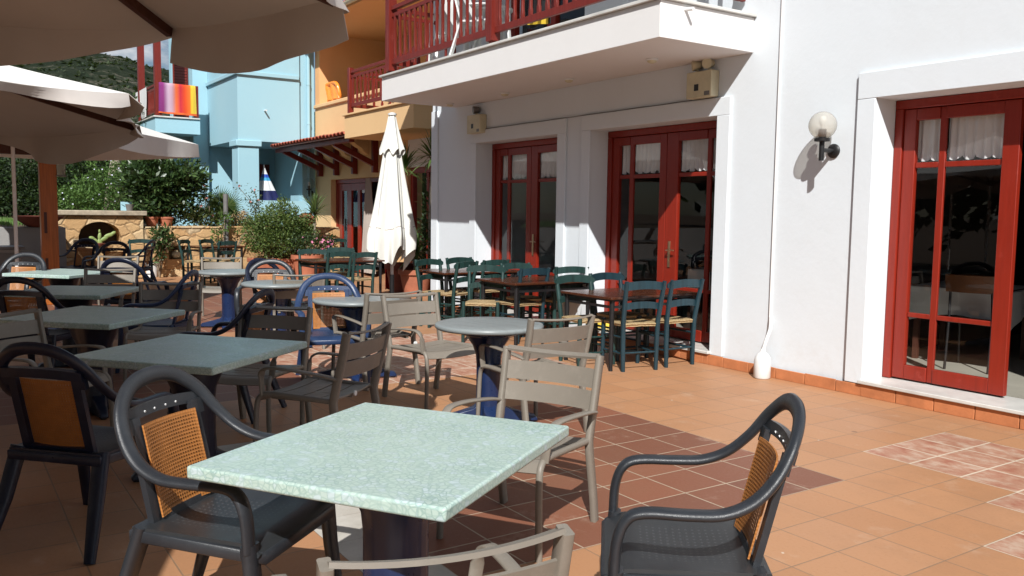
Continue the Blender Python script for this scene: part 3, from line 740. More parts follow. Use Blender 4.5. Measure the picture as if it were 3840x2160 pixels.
# balcony
BX0, BX1, BY, BZ0, BZ1 = -11.36, -5.70, 5.32, 3.06, 3.385
b = MB().box(BX0, BX1, BY, WY, BZ0, BZ1); wpart(b, 'balcony_slab', 'soffit_white', bevel=.006)
b = MB().box(BX0 - .03, BX1 + .03, BY - .035, WY - .001, BZ1 + .001, BZ1 + .032); wpart(b, 'balcony_edging', 'marble', bevel=.006)
wpart(MB().cyl((-5.701, 5.62, 3.335), (-5.60, 5.62, 3.325), .017, 12), 'drain_spout', 'white_metal', ang=50)
b = MB().box(-11.6, -5.5, 4.95, WY - .001, 5.75, 5.95); wpart(b, 'balcony_roof', 'white_plaster')
RY = BY + .085
posts = (-11.24, -8.56, -5.82)
for X in posts:
    p = MB().box(X - .06, X + .06, RY - .06, RY + .06, 3.47, 5.75); p.box(X - .035, X + .035, RY - .035, RY + .035, 3.418, 3.47)
    p.box(X - .012, X + .012, RY - .0635, RY - .06, 3.65, 4.1)
    wpart(p, 'railing_post', 'rail_red', bevel=.006)
def balusters(p0, p1, z0, z1, n, name, par, mat='rail_red', flat=.030):
    p0, p1 = V(p0), V(p1); m = MB(); d = (p1 - p0).normalized(); nrm = V((-d.y, d.x, 0))
    m.bar(p0 + V((0, 0, z1)), p1 + V((0, 0, z1)), .06, .055); m.bar(p0 + V((0, 0, z1 - .095)), p1 + V((0, 0, z1 - .095)), .035, .05); m.bar(p0 + V((0, 0, z0)), p1 + V((0, 0, z0)), .04, .075)
    for i in range(n):
        q = p0 + (p1 - p0) * ((i + .5) / n)
        m.sweep([q + V((0, 0, z0 + .03)), q + V((0, 0, z0 + .10)), q + V((0, 0, z0 + .13)), q + V((0, 0, z1 - .22)), q + V((0, 0, z1 - .19)), q + V((0, 0, z1 - .07))], rect(.014, flat * .55), up=tuple(nrm), sc=[(1.7, 1), (1.7, 1), (1, 1), (1, 1), (1.7, 1), (1.7, 1)])
    return wpart(m, name, mat, par, bevel=.003)
balusters((posts[0] + .06, RY, 0), (posts[1] - .06, RY, 0), 3.59, 4.32, 17, 'railing', wb)
balusters((posts[1] + .06, RY, 0), (posts[2] - .06, RY, 0), 3.59, 4.32, 17, 'railing', wb)
balusters((posts[0], RY + .06, 0), (posts[0], WY - .02, 0), 3.59, 4.32, 7, 'railing', wb)
balusters((posts[2], RY + .06, 0), (posts[2], WY - .02, 0), 3.59, 4.32, 7, 'railing', wb)
# conduit down the wall
cd = MB().cyl((-5.37, WY - .012, .56), (-5.37, WY - .012, 8.1), .011, 8); wpart(cd, 'conduit', 'white_metal', ang=60)
# white side wing beyond the corner
wg = MB(); wg.box(-14.9, XL - .001, 8.28, 8.6, 0, 3.0); wg.box(-16.4, -14.9, 8.28, 8.6, 2.42, 3.0); wpart(wg, 'wing_wall', 'white_plaster')
d = wpart(MB().box(-16.4, -16.28, 8.34, 8.44, .05, 2.42).box(-15.02, -14.9, 8.34, 8.44, .05, 2.42).box(-16.28, -15.02, 8.34, 8.44, 2.3, 2.42).box(-15.7, -15.6, 8.35, 8.43, .05, 2.3), 'wing_door', 'red_paint', bevel=.006)
wpart(MB().add([(-16.3, 8.39, .05), (-15, 8.39, .05), (-15, 8.39, 2.3), (-16.3, 8.39, 2.3)], [(0, 1, 2, 3)]), 'glass', 'door_glass', d, ang=0)
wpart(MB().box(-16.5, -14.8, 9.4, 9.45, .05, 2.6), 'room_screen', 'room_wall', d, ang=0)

# fixtures on the white building
for (x, y, lab) in ((1640, 148, 'white dome light under the balcony, nearest its sunlit corner'), (1431, 198, 'white dome light under the balcony, second from its sunlit corner'),
                    (1277, 234, 'white dome light under the balcony, above the small floodlight'), (1139, 261, 'white dome light under the balcony at its far end')):
    p = onz(x, y, BZ0); t = thing('ceiling_light', lab, 'ceiling light', (p.x, min(p.y, 6.2), BZ0), 0, 'dome lights under the balcony')
    MB().lathe([(.062, -.001), (.062, -.012), (.052, -.020)], 24).build('rim', 'white_plastic', t, ang=50); MB().lathe([(.05, -.0205), (.042, -.035), (.02, -.044), (.002, -.046)], 24).build('dome', 'cream_plastic', t, ang=60)
# globe lamp
def globe_lamp(name, label, base, out, r, glob='globe_glass'):
    """base on the wall, out = unit vector away from it"""
    t = thing(name, label, 'wall lamp', base); o = V(out); q = o * .17
    MB().sweep([o * .001, o * .012, o * .024, o * .030], circ(24, .062), sc=[1, 1, .8, .3]).build('wall_plate', 'black_metal', t, ang=40)
    MB().cyl(o * .02, q, .019, 12).cyl(q + V((0, 0, -.09)), q + V((0, 0, .075)), .0225, 14).build('arm', 'black_metal', t, ang=50)
    MB().lathe([(.022, .07), (.066, .075), (.068, .098), (.060, .102)], 24, q).lathe([(.034, .102), (.034, .175), (.030, .178)], 18, q).build('holder', 'black_metal', t, ang=50)
    MB().lathe([(.015, .178), (.017, .20), (.030, .235), (.033, .258), (.024, .282), (.003, .290)], 18, q).build('bulb', 'white_plastic', t, ang=60)
    MB().ball(q + V((0, 0, .10 + r * .93)), r, 32, 20).build('globe', glob, t, ang=180)
    return t
p = ony(2098, 380, WY); globe_lamp('globe_lamp', 'smoky glass globe lamp on the white wall casting a long shadow', (p.x, WY, p.z), (0, -1, 0), .118)
def emergency(label, x0, z0, w, h, spots, wl):
    t = thing('emergency_light', label, 'emergency light', (x0 + w / 2, WY, z0))
    MB().box(-w / 2, w / 2, -.115, -.001, 0, h).build('case', 'cream_plastic', t, bevel=.008)
    MB().box(-.06, .0, -.1165, -.1155, .07, .135).build('panel', 'black_metal', t); MB().box(w / 2 - .09, w / 2 - .02, -.117, -.1155, .015, .055).build('sticker', 'grey_metal', t)
    for sx, ang in spots:
        c = V((sx, -.06, h + .075)); d = V((math.sin(ang), -math.cos(ang), -.12)).normalized()
        MB().cyl((sx, -.05, h - .002), (sx, -.05, h + .03), .018).build('stem', 'cream_plastic', t, ang=50)
        MB().sweep([c - d * .05, c - d * .045, c + d * .02, c + d * .045, c + d * .046, c + d * .03], circ(20, .055), sc=[.3, .75, .95, 1, .9, .85]).build('spotlight', 'cream_plastic' if wl else 'grey_metal', t, ang=45)
        MB().sweep([c + d * .028, c + d * .034], circ(20, .047), sc=[1, .8]).build('lens', 'white_plastic' if wl else 'black_metal', t, ang=45)
emergency('cream emergency light box with two round spotlights under the balcony corner', -6.46, 2.69, .34, .26, ((-.09, -.7), (.08, .25)), True)
emergency('cream emergency light box with one grey square floodlight', -10.84, 2.63, .36, .26, ((-.02, -.35),), False)
wr = MB(); pts = [(-10.48 + 4.3 * i / 28, WY - .018, 2.688 + .002 * math.sin(i * 1.3)) for i in range(29)]
wr.sweep(pts, circ(6, .0045)); o = wr.build('cable', 'grey_metal', ang=60); tag(o, 'thin grey cable running along the tops of the door surrounds', 'cable')
# bottle catching the conduit drip
bt = thing('plastic_bottle', 'white plastic bottle on the floor catching the wall pipe', 'bottle', (-5.33, WY - .14, 0))
MB().lathe([(.070, .002), (.078, .012), (.078, .16), (.070, .20), (.045, .235), (.026, .25), (.024, .275)], 24).build('body', 'white_plastic', bt, ang=50)
MB().sweep(spline([(0, 0, .26), (.01, .03, .36), (.0, .09, .46), (-.03, .128, .565)], 5), circ(10, .017), sc=None).build('hose', 'white_metal', bt, ang=60)

# inside the dining room
def dining_table(x, y, label):
    t = thing('dining_table', label, 'table', (x, y, .128), .2)
    for a in (-1, 1):
        for b in (-1, 1): MB().box(a * .38 - .025, a * .38 + .025, b * .38 - .025, b * .38 + .025, 0, .70).build('leg', 'dark_wood', t)
    MB().box(-.45, .45, -.45, .45, .70, .73).build('tabletop', 'dark_wood', t)
    c = MB(); n = 48
    def f(u, v):
        a = 2 * PI * u; q = max(abs(math.cos(a)), abs(math.sin(a))); r = .47 / q
        fl = .02 * math.sin(11 * a) * v
        drop = .26 + .10 * (1 - (q - .707) / .293)
        rr = r if v > .3 else r * v / .3
        return (rr * math.cos(a) * (1 + (fl + .03 * v if v > .3 else 0)), rr * math.sin(a) * (1 + (fl + .03 * v if v > .3 else 0)), .735 - (drop * (v - .3) / .7 if v > .3 else 0))
    c.surf(f, n, 12); o = c.build('tablecloth', 'tablecloth', ang=60); o.location = (x, y, .128); o.rotation_euler = (0, 0, .2)
    tag(o, 'white cloth hanging over ' + label, 'tablecloth')
    return t
q_ = ony(2420, 740, 8.3); dining_table(q_.x, 8.5, 'dining table behind the glass of the right hand door')
dining_table(-2.4, 8.6, 'dining table deep inside the open doorway')
dining_table(-7.3, 8.3, 'dining table behind the glass of the widest red door')
def dining_chair(x, y, rz, label):
    t = thing('dining_chair', label, 'chair', (x, y, .128), rz)
    MB().box(-.21, .21, -.2, .2, .43, .46).build('seat', 'chair_orange', t, bevel=.01)
    MB().surf(lambda u, v: ((u - .5) * .42, -.22 - .03 * (1 - (2 * u - 1) ** 2) - .05 * v, .72 + .16 * v), 8, 2).build('backrest', 'chair_orange', t, solid=.02)
    for s in (-1, 1):
        MB().sweep([(s * .18, -.26, .0), (s * .18, -.2, .45), (s * .17, -.24, .8)], circ(8, .012)).build('rear_leg', 'black_metal', t, ang=60)
        MB().sweep([(s * .18, .22, 0), (s * .18, .18, .45)], circ(8, .012)).build('front_leg', 'black_metal', t, ang=60)
q_ = ony(2450, 740, 7.75); dining_chair(q_.x - .1, 8.0, R_(15), 'orange backed dining chair behind the glass of the right hand door')
dining_chair(-6.9, 7.75, R_(-10), 'orange backed dining chair behind the glass of the widest red door')

# balcony furniture
def monobloc(label, x, y, rz):
    t = thing('garden_chair', label, 'chair', (x, y, BZ1 + .034), rz, 'white plastic chairs on the balcony')
    MB().surf(lambda u, v: ((u - .5) * .46, -.22 + .46 * v, .42 - .02 * math.sin(PI * v)), 6, 6).build('seat', 'white_plastic', t, solid=.02)
    MB().surf(lambda u, v: ((u - .5) * (.44 - .14 * max(0, v - .6) ** 1), -.22 - .12 * v - .03 * (1 - (2 * u - 1) ** 2), .42 + .46 * v - .06 * abs(2 * u - 1) ** 3 * v), 8, 8).build('backrest', 'white_plastic', t, solid=.02)
    for s in (-1, 1):
        MB().sweep([(s * .26, .24, 0), (s * .245, .2, .42), (s * .25, .18, .62)], rrect(.03, .012), up=(0, 1, 0)).build('front_leg', 'white_plastic', t)
        MB().sweep([(s * .25, -.34, 0), (s * .225, -.2, .42)], rrect(.03, .012), up=(0, 1, 0)).build('rear_leg', 'white_plastic', t)
        MB().sweep(spline([(s * .25, .2, .62), (s * .255, 0, .65), (s * .235, -.24, .68)], 4), rrect(.024, .010)).build('armrest', 'white_plastic', t)
monobloc('white plastic chair on the balcony at the post', -9.25, 5.72, R_(-60)); monobloc('white plastic chair on the balcony between table and far corner', -10.3, 5.85, R_(70))
t = thing('garden_table', 'white plastic table on the balcony seen through the balusters', 'table', (-9.75, 6.02, BZ1 + .034))
MB().lathe([(.36, .69), (.38, .70), (.37, .715), (.01, .715)], 32).build('tabletop', 'white_plastic', t, ang=50)
for k in range(4):
    a = PI / 4 + k * PI / 2; MB().bar((.28 * math.cos(a), .28 * math.sin(a), 0), (.22 * math.cos(a), .22 * math.sin(a), .69), .05, .03).build('leg', 'white_plastic', t)
ws = MB(); ws.surf(lambda u, v: (-8.05 + .36 * u, RY + .16 + .02 * math.sin(8 * u), 4.35 - .80 * v), 10, 8); o = ws.build('black_towel', 'black_cloth', None, solid=.012); tag(o, 'black towel with orange flames hanging behind the balcony railing', 'towel')
fl = MB()
for cx, cz in ((-7.93, 4.02), (-7.78, 3.86)):
    for k in range(7): fl.leaf((cx + random.uniform(-.05, .05), RY + .135, cz + random.uniform(-.06, .02)), (random.uniform(-.3, .3), 0, 1), (0, -1, 0), random.uniform(.08, .15), .05)
fl.build('flame_print', 'orange_vinyl', o); yb = MB().surf(lambda u, v: (-8.06 + .37 * u, RY + .135 + .012 * math.sin(8 * u), 3.66 - .07 * v - .05 * u), 8, 2); yb.build('yellow_hem', 'yellow_cloth', o, solid=.004)
bg = thing('beach_bag', 'small yellow and purple bag by the white pier behind the rush chairs', 'bag', tuple(onz(1519, 852, 0)))
def bagpt(u, v):
    a = 2 * PI * u; r = .10 * (1 + .15 * math.sin(PI * v)) * (1 - .35 * v * v); return (r * math.cos(a) * 1.3, r * math.sin(a) * .7, .25 * v)
MB().surf(bagpt, 20, 10).build('lower_body', 'purple_cloth', bg, ang=60); MB().surf(lambda u, v: (lambda q: (q[0] * 1.04, q[1] * 1.04, q[2]))(bagpt(u, .55 + .35 * v)), 20, 4).build('band', 'yellow_cloth', bg, ang=60)
# ------------------------------------------------------------------ peach house
PY, PL, PR = 8.28, -21.70, -16.42
ph = thing('peach_house', 'peach coloured house with tiled awning, orange upper storey and red balcony rail', 'building', (-19, 8.6, 0))
m = MB(); DX0, DX1, DH = -20.66, -17.0, 2.27
m.box(PL, DX0, PY, PY + .35, 0, DH); m.box(DX1, PR, PY, PY + .35, 0, DH); m.box(PL, PR, PY, PY + .35, DH, 4.10)
wpart(m, 'wall', 'peach_plaster', ph)
m = MB().box(PL, -14.9, 10.2, 10.5, 4.0, 6.6); m.box(PL - .0, PL + .3, PY + .002, 10.2, 4.21, 5.98); m.box(-16.4, -14.9, 8.28, 8.6, 3.001, 4.1)
wpart(m, 'upper_wall', 'orange_plaster', ph)
wpart(MB().box(PL + .01, -14.9, PY + .36, 10.2, 3.9, 4.02), 'terrace_slab', 'peach_plaster', ph)
wpart(MB().box(PL, -16.93, PY - .05, PY + .42, 4.102, 4.20), 'parapet_coping', 'peach_plaster', ph, bevel=.02)
wpart(MB().box(-18.0, -17.2, 10.14, 10.199, 4.7, 5.3), 'shutter', 'dark_wood', ph)
ea = MB().box(PL - .4, -14.5, 7.75, 10.6, 5.98, 6.08); wpart(ea, 'eave_soffit', 'orange_plaster', ph)
gt = MB(); gt.sweep([(PL - .4, 7.70, 6.08), (-14.5, 7.70, 6.08)], [(.07 * math.cos(PI + PI * i / 8), .07 * math.sin(PI + PI * i / 8)) for i in range(9)]); wpart(gt, 'gutter', 'cream_plastic', ph)
def tile_rows(x0, x1, ya, za, yb, zb, rows, w=.21):
    t = MB(); n = int((x1 - x0) / w)
    for r in range(rows):
        f0, f1 = r / rows, (r + 1.12) / rows
        for i in range(n):
            xc = x0 + (i + .5) * (x1 - x0) / n; h = w * .5; dz = random.uniform(-.006, .006)
            def f(u, v, xc=xc, f0=f0, f1=f1, dz=dz):
                a = PI * u; fr = f0 + (f1 - f0) * v
                return (xc - h * math.cos(a), ya + (yb - ya) * fr, za + (zb - za) * fr + .055 * math.sin(a) - .025 * v + dz)
            t.surf(f, 6, 1)
    return t
wpart(tile_rows(PL - .4, -14.5, 7.72, 6.10, 10.6, 7.5, 7, .24), 'roof', 'roof_tile', ph, solid=.016)
# tiled awning on brackets
AX0, AX1, AY = -21.66, -16.95, 7.08
wpart(tile_rows(AX0, AX1, AY, 3.075, PY - .002, 3.24, 4, .20), 'awning_tiles', 'roof_tile', ph, solid=.016)
aw = MB(); aw.add([(AX0, AY + .03, 3.06), (AX1, AY + .03, 3.06), (AX1, PY - .003, 3.22), (AX0, PY - .003, 3.22), (AX0, AY + .03, 3.03), (AX1, AY + .03, 3.03), (AX1, PY - .003, 3.18), (AX0, PY - .003, 3.18)], [(3, 2, 1, 0), (4, 5, 6, 7), (0, 1, 5, 4), (1, 2, 6, 5), (3, 0, 4, 7), (2, 3, 7, 6)])
wpart(aw, 'awning_deck', 'dark_wood', ph)
wpart(MB().box(AX0, AX1, AY + .12, AY + .24, 2.93, 3.028), 'awning_beam', 'rail_red', ph, bevel=.008)
for X in (-21.2, -20.15, -19.04, -17.9):
    b = MB(); b.box(X - .055, X + .055, PY - .13, PY - .003, 2.36, 3.12); b.bar((X, PY - .10, 2.55), (X, AY + .18, 2.95), .10, .12)
    wpart(b, 'awning_bracket', 'rail_red', ph, bevel=.01)
for X in (-20.7, -19.6, -18.5):
    c = MB(); pr = [(PY - .003, 2.78), (PY - .10, 2.83), (PY - .16, 2.92), (PY - .28, 2.98), (PY - .40, 3.08), (PY - .42, 3.10), (PY - .003, 3.15)]
    c.loft([[V((X - .13, y, z)) for y, z in pr], [V((X + .13, y, z)) for y, z in pr]]); wpart(c, 'corbel', 'peach_plaster', ph)
# glazed doors and drape
fr = MB(); y = PY + .13
fr.box(DX0 + .003, DX0 + .1, y, y + .1, .02, DH - .003); fr.box(DX1 - .1, DX1 - .003, y, y + .1, .02, DH - .003); fr.box(DX0 + .1, DX1 - .1, y, y + .1, DH - .1, DH - .003)
d = wpart(fr, 'glass_door', 'red_paint', ph, bevel=.006)
lf = MB()
for a, b in ((-20.55, -20.30), (-19.98, -19.72), (-19.35, -19.2), (-18.85, -18.62)): lf.box(a, b, y + .02, y + .07, .03, DH - .11)
lf.box(-20.30, -18.85, y + .022, y + .068, .03, .30); lf.box(-20.30, -18.85, y + .022, y + .068, DH - .28, DH - .11)
wpart(lf, 'door_leaf', 'red_paint', d, bevel=.005)
wpart(MB().add([(-20.3, y + .05, .3), (-18.85, y + .05, .3), (-18.85, y + .05, 2.0), (-20.3, y + .05, 2.0)], [(0, 1, 2, 3)]), 'glass', 'door_glass', d, ang=0)
wpart(MB().box(-20.1, -20.02, y - .02, y + .015, 1.0, 1.3).cyl((-20.06, y - .02, 1.15), (-20.06, y - .07, 1.15), .012).bar((-20.06, y - .065, 1.15), (-19.9, y - .065, 1.15), .02, .02), 'handle', 'black_metal', d)
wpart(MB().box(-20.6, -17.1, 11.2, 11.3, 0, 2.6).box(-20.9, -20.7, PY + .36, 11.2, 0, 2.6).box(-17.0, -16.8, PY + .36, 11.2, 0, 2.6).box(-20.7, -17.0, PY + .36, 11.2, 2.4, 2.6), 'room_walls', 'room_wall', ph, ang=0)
dr = MB()
def drape(u, v):
    tie = math.exp(-((v - .0) / .5) ** 2); wdt = .22 + .55 * v ** .8; x0 = -18.35 - .28 * v
    return (x0 + wdt * (u - .1), PY - .06 - .10 * (1 - v) * 0 + .035 * math.sin(2 * PI * 5 * u + 1.5 * v), 2.24 - 2.16 * v)
dr.surf(drape, 60, 16); wpart(dr, 'drape', 'drape_cloth', ph, ang=80)
# balcony
bl = MB().box(AX1 - .0, -13.85, AY + .02, PY - .001, 2.99, 3.44); wpart(bl, 'balcony_slab', 'peach_plaster', ph)
wpart(MB().box(AX1 - .04, -13.81, AY - .02, PY - .001, 3.442, 3.48), 'balcony_edging', 'peach_plaster', ph, bevel=.008)
for X in (-16.85, -13.95):
    wpart(MB().box(X - .05, X + .05, AY + .06, AY + .16, 3.5, 4.42), 'railing_post', 'rail_red', ph, bevel=.006)
balusters((-16.8, AY + .11, 0), (-14.0, AY + .11, 0), 3.66, 4.33, 15, 'railing', ph)
balusters((-16.85, AY + .17, 0), (-16.85, PY - .1, 0), 3.66, 4.33, 5, 'railing', ph)
# orange inflatable on the parapet
t = thing('inflatable_lounger', 'orange inflatable lounger leaning on the peach parapet', 'pool float', (-21.1, PY + .25, 4.202), R_(0))
a = MB(); pts = []
for i in range(32):
    q = 2 * PI * i / 32; cx, cy = math.cos(q), math.sin(q); k = (abs(cx) ** 4 + abs(cy) ** 4) ** .25
    px, pz = .42 * cx / k, .25 * cy / k
    pts.append((px + .25 * (-pz), -.10 * pz - .02, .30 + pz * .85))
a.sweep(pts, circ(10, .05), up=(0, 1, 0), closed=True); a.build('ring', 'orange_vinyl', t, ang=70)
MB().surf(lambda u, v: ((u - .5) * .78 - .5 * (v - .5) * .4, -.05 + .03 * math.cos(14 * u), .10 + .40 * v), 16, 4).build('bed', 'orange_vinyl', t, solid=.03)

# ------------------------------------------------------------------ blue house
bh = thing('blue_house', 'light blue house with a pillared corner porch behind the planted wall', 'building', (-24, 7, 0))
BXF, BY0, BY1, BXB = -21.70, 6.28, 8.24, -24.9
m = MB(); m.box(BXB, BXF, BY0, 7.86, 3.2, 7.5); m.box(BXB, BXF - .07, 7.86, PY - .0, 3.2, 7.5)       # upper storey over the porch
m.box(BXB - .3, BXB, 5.45, BY0, 0, 7.5); m.box(BXB + .001, BXB + .45, 5.88, BY0 - .004, 0, 7.5)         # wall behind the balcony and its pier
m.box(-24.9, -24.6, BY0, PY, 0, 3.2); m.box(-24.6, BXF - .07, 8.16, PY, 0, 3.2)
m.box(-22.6, BXF, 7.92, 8.16, 0, 3.2)
m.box(-21.95, BXF, BY0, 7.92, 0, 1.73); m.box(-24.6, -21.95, BY0, BY0 + .2, 0, .9)
wpart(m, 'wall', 'blue_plaster', bh)
wpart(MB().box(-22.22, BXF + .004, BY0 - .004, 6.80, 1.731, 3.06), 'porch_pillar', 'blue_plaster', bh, bevel=.01)
wpart(MB().box(-22.28, BXF + .055, BY0 - .055, 6.86, 3.061, 3.21), 'pillar_capital', 'blue_plaster', bh, bevel=.015)
md = MB(); md.box(BXF + .001, BXF + .06, BY0 - .06, 7.84, 4.80, 4.90); md.box(BXB + .46, BXF + .0, BY0 - .06, BY0 - .001, 4.80, 4.90); wpart(md, 'moulding', 'blue_plaster', bh, bevel=.01)
dp = MB(); dp.cyl((BXF + .0, 8.10, 1.4), (BXF + .0, 8.10, 7), .045, 10)
for z in (2.3, 3.7, 4.7): dp.cyl((BXF, 8.10, z), (BXF, 8.10, z + .03), .055, 10)
wpart(dp, 'drainpipe', 'blue_plaster', bh, ang=60)
wpart(MB().box(-24.595, -24.55, 7.46, 7.99, .9, 2.78), 'porch_door', 'rail_red', bh)
wpart(MB().cyl((BXF, 6.95, 3.97), (BXF + .16, 6.95, 3.96), .02, 10), 'spout', 'white_metal', bh, ang=50)
QX, QY, QZ = -23.7, 4.76, 3.86
wpart(MB().box(-26.0, QX, QY, 5.876, QZ - .42, QZ - .04), 'balcony_slab', 'blue_plaster', bh)
wpart(MB().box(-26.0, QX + .04, QY - .04, 5.874, QZ - .038, QZ), 'balcony_edging', 'marble', bh, bevel=.008)
for (X, Y) in ((QX - .1, QY + .1), (-25.9, QY + .1)):
    wpart(MB().box(X - .08, X + .08, Y - .08, Y + .08, QZ + .02, 7.6).box(X + .0801, X + .083, Y - .02, Y + .02, 4.3, 4.7), 'balcony_post', 'rail_red', bh, bevel=.006)
wpart(MB().box(QX - .15, QX - .05, 5.76, 5.86, QZ + .02, QZ + .84), 'railing_post', 'rail_red', bh, bevel=.006)
balusters((QX - .1, QY + .19, 0), (QX - .1, 5.76, 0), QZ + .16, QZ + .82, 8, 'railing', bh)
balusters((-25.82, QY + .1, 0), (QX - .19, QY + .1, 0), QZ + .16, QZ + .82, 16, 'railing', bh)
sh = MB(); sh.box(BXB + .001, BXB + .05, 5.47, 5.86, 3.9, 5.8)
for k in range(22): sh.obox((BXB + .055, 5.665, 4.03 + k * .075), (.012, 0, .012), (0, .16, 0), (.002, 0, -.03))
wpart(sh, 'shutter', 'rail_red', bh)
tw = MB()
def towel(u, v):
    y = QY + .10 + .93 * u; return (QX - .03 + (.02 if v > .06 else .02 * v / .06) + .02 * math.sin(9 * u + 2 * v) * v + .012 * math.sin(23 * u), y + .05 * (v - .5) * (u - .5), QZ + .855 - .78 * v - .02 * u)
tw.surf(towel, 24, 24); o = tw.build('beach_towel', 'towel_stripes', None, solid=.01, ang=80); tag(o, 'purple to orange striped beach towel over the blue house railing', 'towel')
xa, xb_ = ony(342, 250, QY + .04).x, ony(368, 250, QY + .04).x
for k, (x0, w, h) in enumerate(((xa, (xb_ - xa) * .45, .62), (xa + (xb_ - xa) * .5, (xb_ - xa) * .5, .78))):
    c = MB(); c.surf(lambda u, v, x0=x0, w=w, h=h: (x0 + w * u, QY + .04 - .02 * math.sin(5 * u + 3 * v) * v, QZ + .85 - h * v), 10, 10)
    o = c.build('white_cloth', 'curtain_cloth', None, solid=.01, ang=80); tag(o, ('shorter' if k == 0 else 'longer') + ' white cloth drying on the side railing of the blue balcony', 'cloth')
BU = (-22.02, 7.03)
def beach(u, v):
    a = 2 * PI * u; r = (.02 + .60 * v ** 1.1) * (1 + .09 * math.sin(8 * a)); z = 1.30 - 1.35 * v + .03 * math.sin(8 * a) * v
    return (.30 * r * math.cos(a), .10 * v + r * math.sin(a) * .9, z)
t = thing('beach_umbrella', 'blue and white striped beach umbrella folded in the porch', 'beach umbrella', (BU[0], BU[1], 1.26))
MB().surf(beach, 48, 24).build('canopy', 'beach_stripes', t, ang=60); MB().cyl((0, -.01, 1.38), (0, .15, -1.2), .014).build('pole', 'white_metal', t, ang=60)
p = onx(787, 486, BXF - .07); globe_lamp('globe_lamp', 'clear globe lamp on the blue house beside the peach corner', (p.x, min(p.y, 8.2), p.z), (.7, -.714, 0), .15, 'clear_globe')

# ------------------------------------------------------------------ stone walls
SX = -19.9
sw = thing('stone_wall', 'low wall of golden rubble stone with a small square niche', 'wall', (SX, 5.8, 0))
m = MB(); n0, n1, nz0, nz1 = 4.22, 4.58, .38, .68
def jag(y): return 1.085 + .02 * math.sin(7 * y) + .015 * math.sin(17 * y)
ys = [3.72 + .08 * i for i in range(57)]
m.box(SX - .5, SX, 3.72, n0, 0, 1.06); m.box(SX - .5, SX, n1, 8.2, 0, 1.06); m.box(SX - .5, SX, n0, n1, 0, nz0); m.box(SX - .5, SX, n0, n1, nz1, 1.06); m.box(SX - .5, SX - .32, n0, n1, nz0, nz1)
wpart(m, 'rubble', 'stone', sw)
cp = MB(); y = 3.74
while y < 8.1:
    y2 = y + random.uniform(.22, .48); cp.box(SX - .48, SX + .015 + random.uniform(-.012, .012), y + .008, min(y2, 8.18) - .008, 1.061, 1.09 + random.uniform(0, .03)); y = y2
wpart(cp, 'coping_stones', 'stone', sw, bevel=.012)
t = thing('niche_vase', 'small pale vase in the square niche of the stone wall', 'vase', (SX - .14, 4.40, nz0))
MB().lathe([(.05, .002), (.09, .05), (.10, .10), (.07, .16), (.045, .18), (.055, .20)], 20).build('body', 'cream_plastic', t, ang=60)
MB().ball((0, 0, .21), .05, 10, 6).build('flower', 'black_cloth', t, ang=60)
sf = thing('stone_fireplace', 'golden stone garden fireplace with an arched opening and slab top', 'fireplace', (SX, 2.9, 0))
FX = -19.86; FY0, FY1, A0, A1, SPR, APX, HB, FT = 2.02, 3.70, 2.44, 3.26, .90, 1.20, .70, 1.33
m = MB(); m.box(FX - .6, FX, FY0, A0, 0, FT); m.box(FX - .6, FX, A1, FY1, 0, FT); m.box(FX - .6, FX, A0, A1, 0, HB); m.box(FX - .95, FX - .601, FY0, FY1, 0, FT)
n = 16
for i in range(n):
    def za(k): q = 2 * k / n - 1; return SPR + (APX - SPR) * math.sqrt(max(0, 1 - q * q))
    ya, yb_ = A0 + (A1 - A0) * i / n, A0 + (A1 - A0) * (i + 1) / n; z0, z1 = za(i), za(i + 1)
    m.add([(FX, ya, z0), (FX, yb_, z1), (FX, yb_, FT), (FX, ya, FT)], [(0, 1, 2, 3)]); m.add([(FX, ya, z0), (FX, yb_, z1), (FX - .595, yb_, z1), (FX - .595, ya, z0)], [(3, 2, 1, 0)])
wpart(m, 'masonry', 'stone', sf, ang=0); wpart(MB().box(FX - .60, FX - .58, A0 + .003, A1 - .003, HB + .003, APX), 'fireback', 'recess_shade', sf, ang=0)  # back wall coloured dark to stand in for the shade inside the arch
wpart(MB().box(FX - .7, FX + .09, FY0 - .1, FY1 + .07, FT + .002, FT + .105), 'slab_top', 'stone_cap', sf, bevel=.015)

# ------------------------------------------------------------------ pergola corner, lantern, left wall
pg = thing('pergola', 'orange brown timber pergola post carrying a dark beam', 'pergola', (-15, 1.44, 0))
MB().box(-.115, .115, -.115, .115, 0, 2.28).build('post', 'post_wood', pg, bevel=.008)
for z0, z1 in ((.42, .72), (1.10, 1.42)): MB().box(.1155, .117, -.075, -.035, z0, z1).build('slot', 'dark_wood', pg)
MB().box(-.09, .09, -6.0, .35, 2.282, 2.48).build('beam', 'dark_wood', pg, bevel=.01)
for k in range(6): MB().box(-3.2, .6, -5.6 + k * 1.05, -5.48 + k * 1.05, 2.482, 2.60).build('rafter', 'dark_wood', pg)
p = onx(153, 428, -14.9)
lt = thing('lantern', 'small grey metal lantern hanging beside the orange post', 'lantern', (-14.9, p.y, p.z - .10))
MB().lathe([(.085, 0), (.085, .015), (.07, .02)], 6).build('base', 'grey_metal', lt, ang=20); MB().lathe([(.065, .021), (.075, .20)], 6).build('panes', 'globe_glass', lt, ang=20)
MB().lathe([(.12, .20), (.115, .215), (.05, .27), (.02, .28), (.015, .31)], 6).build('roof', 'grey_metal', lt, ang=20)
MB().sweep(spline([(0, 0, .30), (0, 0, .36), (-.02, -.06, .40), (-.04, -.13, .38)], 4), circ(6, .008)).build('bracket', 'grey_metal', lt, ang=60)
rw = MB().box(-18.3, -18.0, -6, 2.0, 0, 1.12); o = rw.build('retaining_wall', 'grey_plaster', bevel=.01); tag(o, 'dark low retaining wall in shade left of the orange post', 'wall')
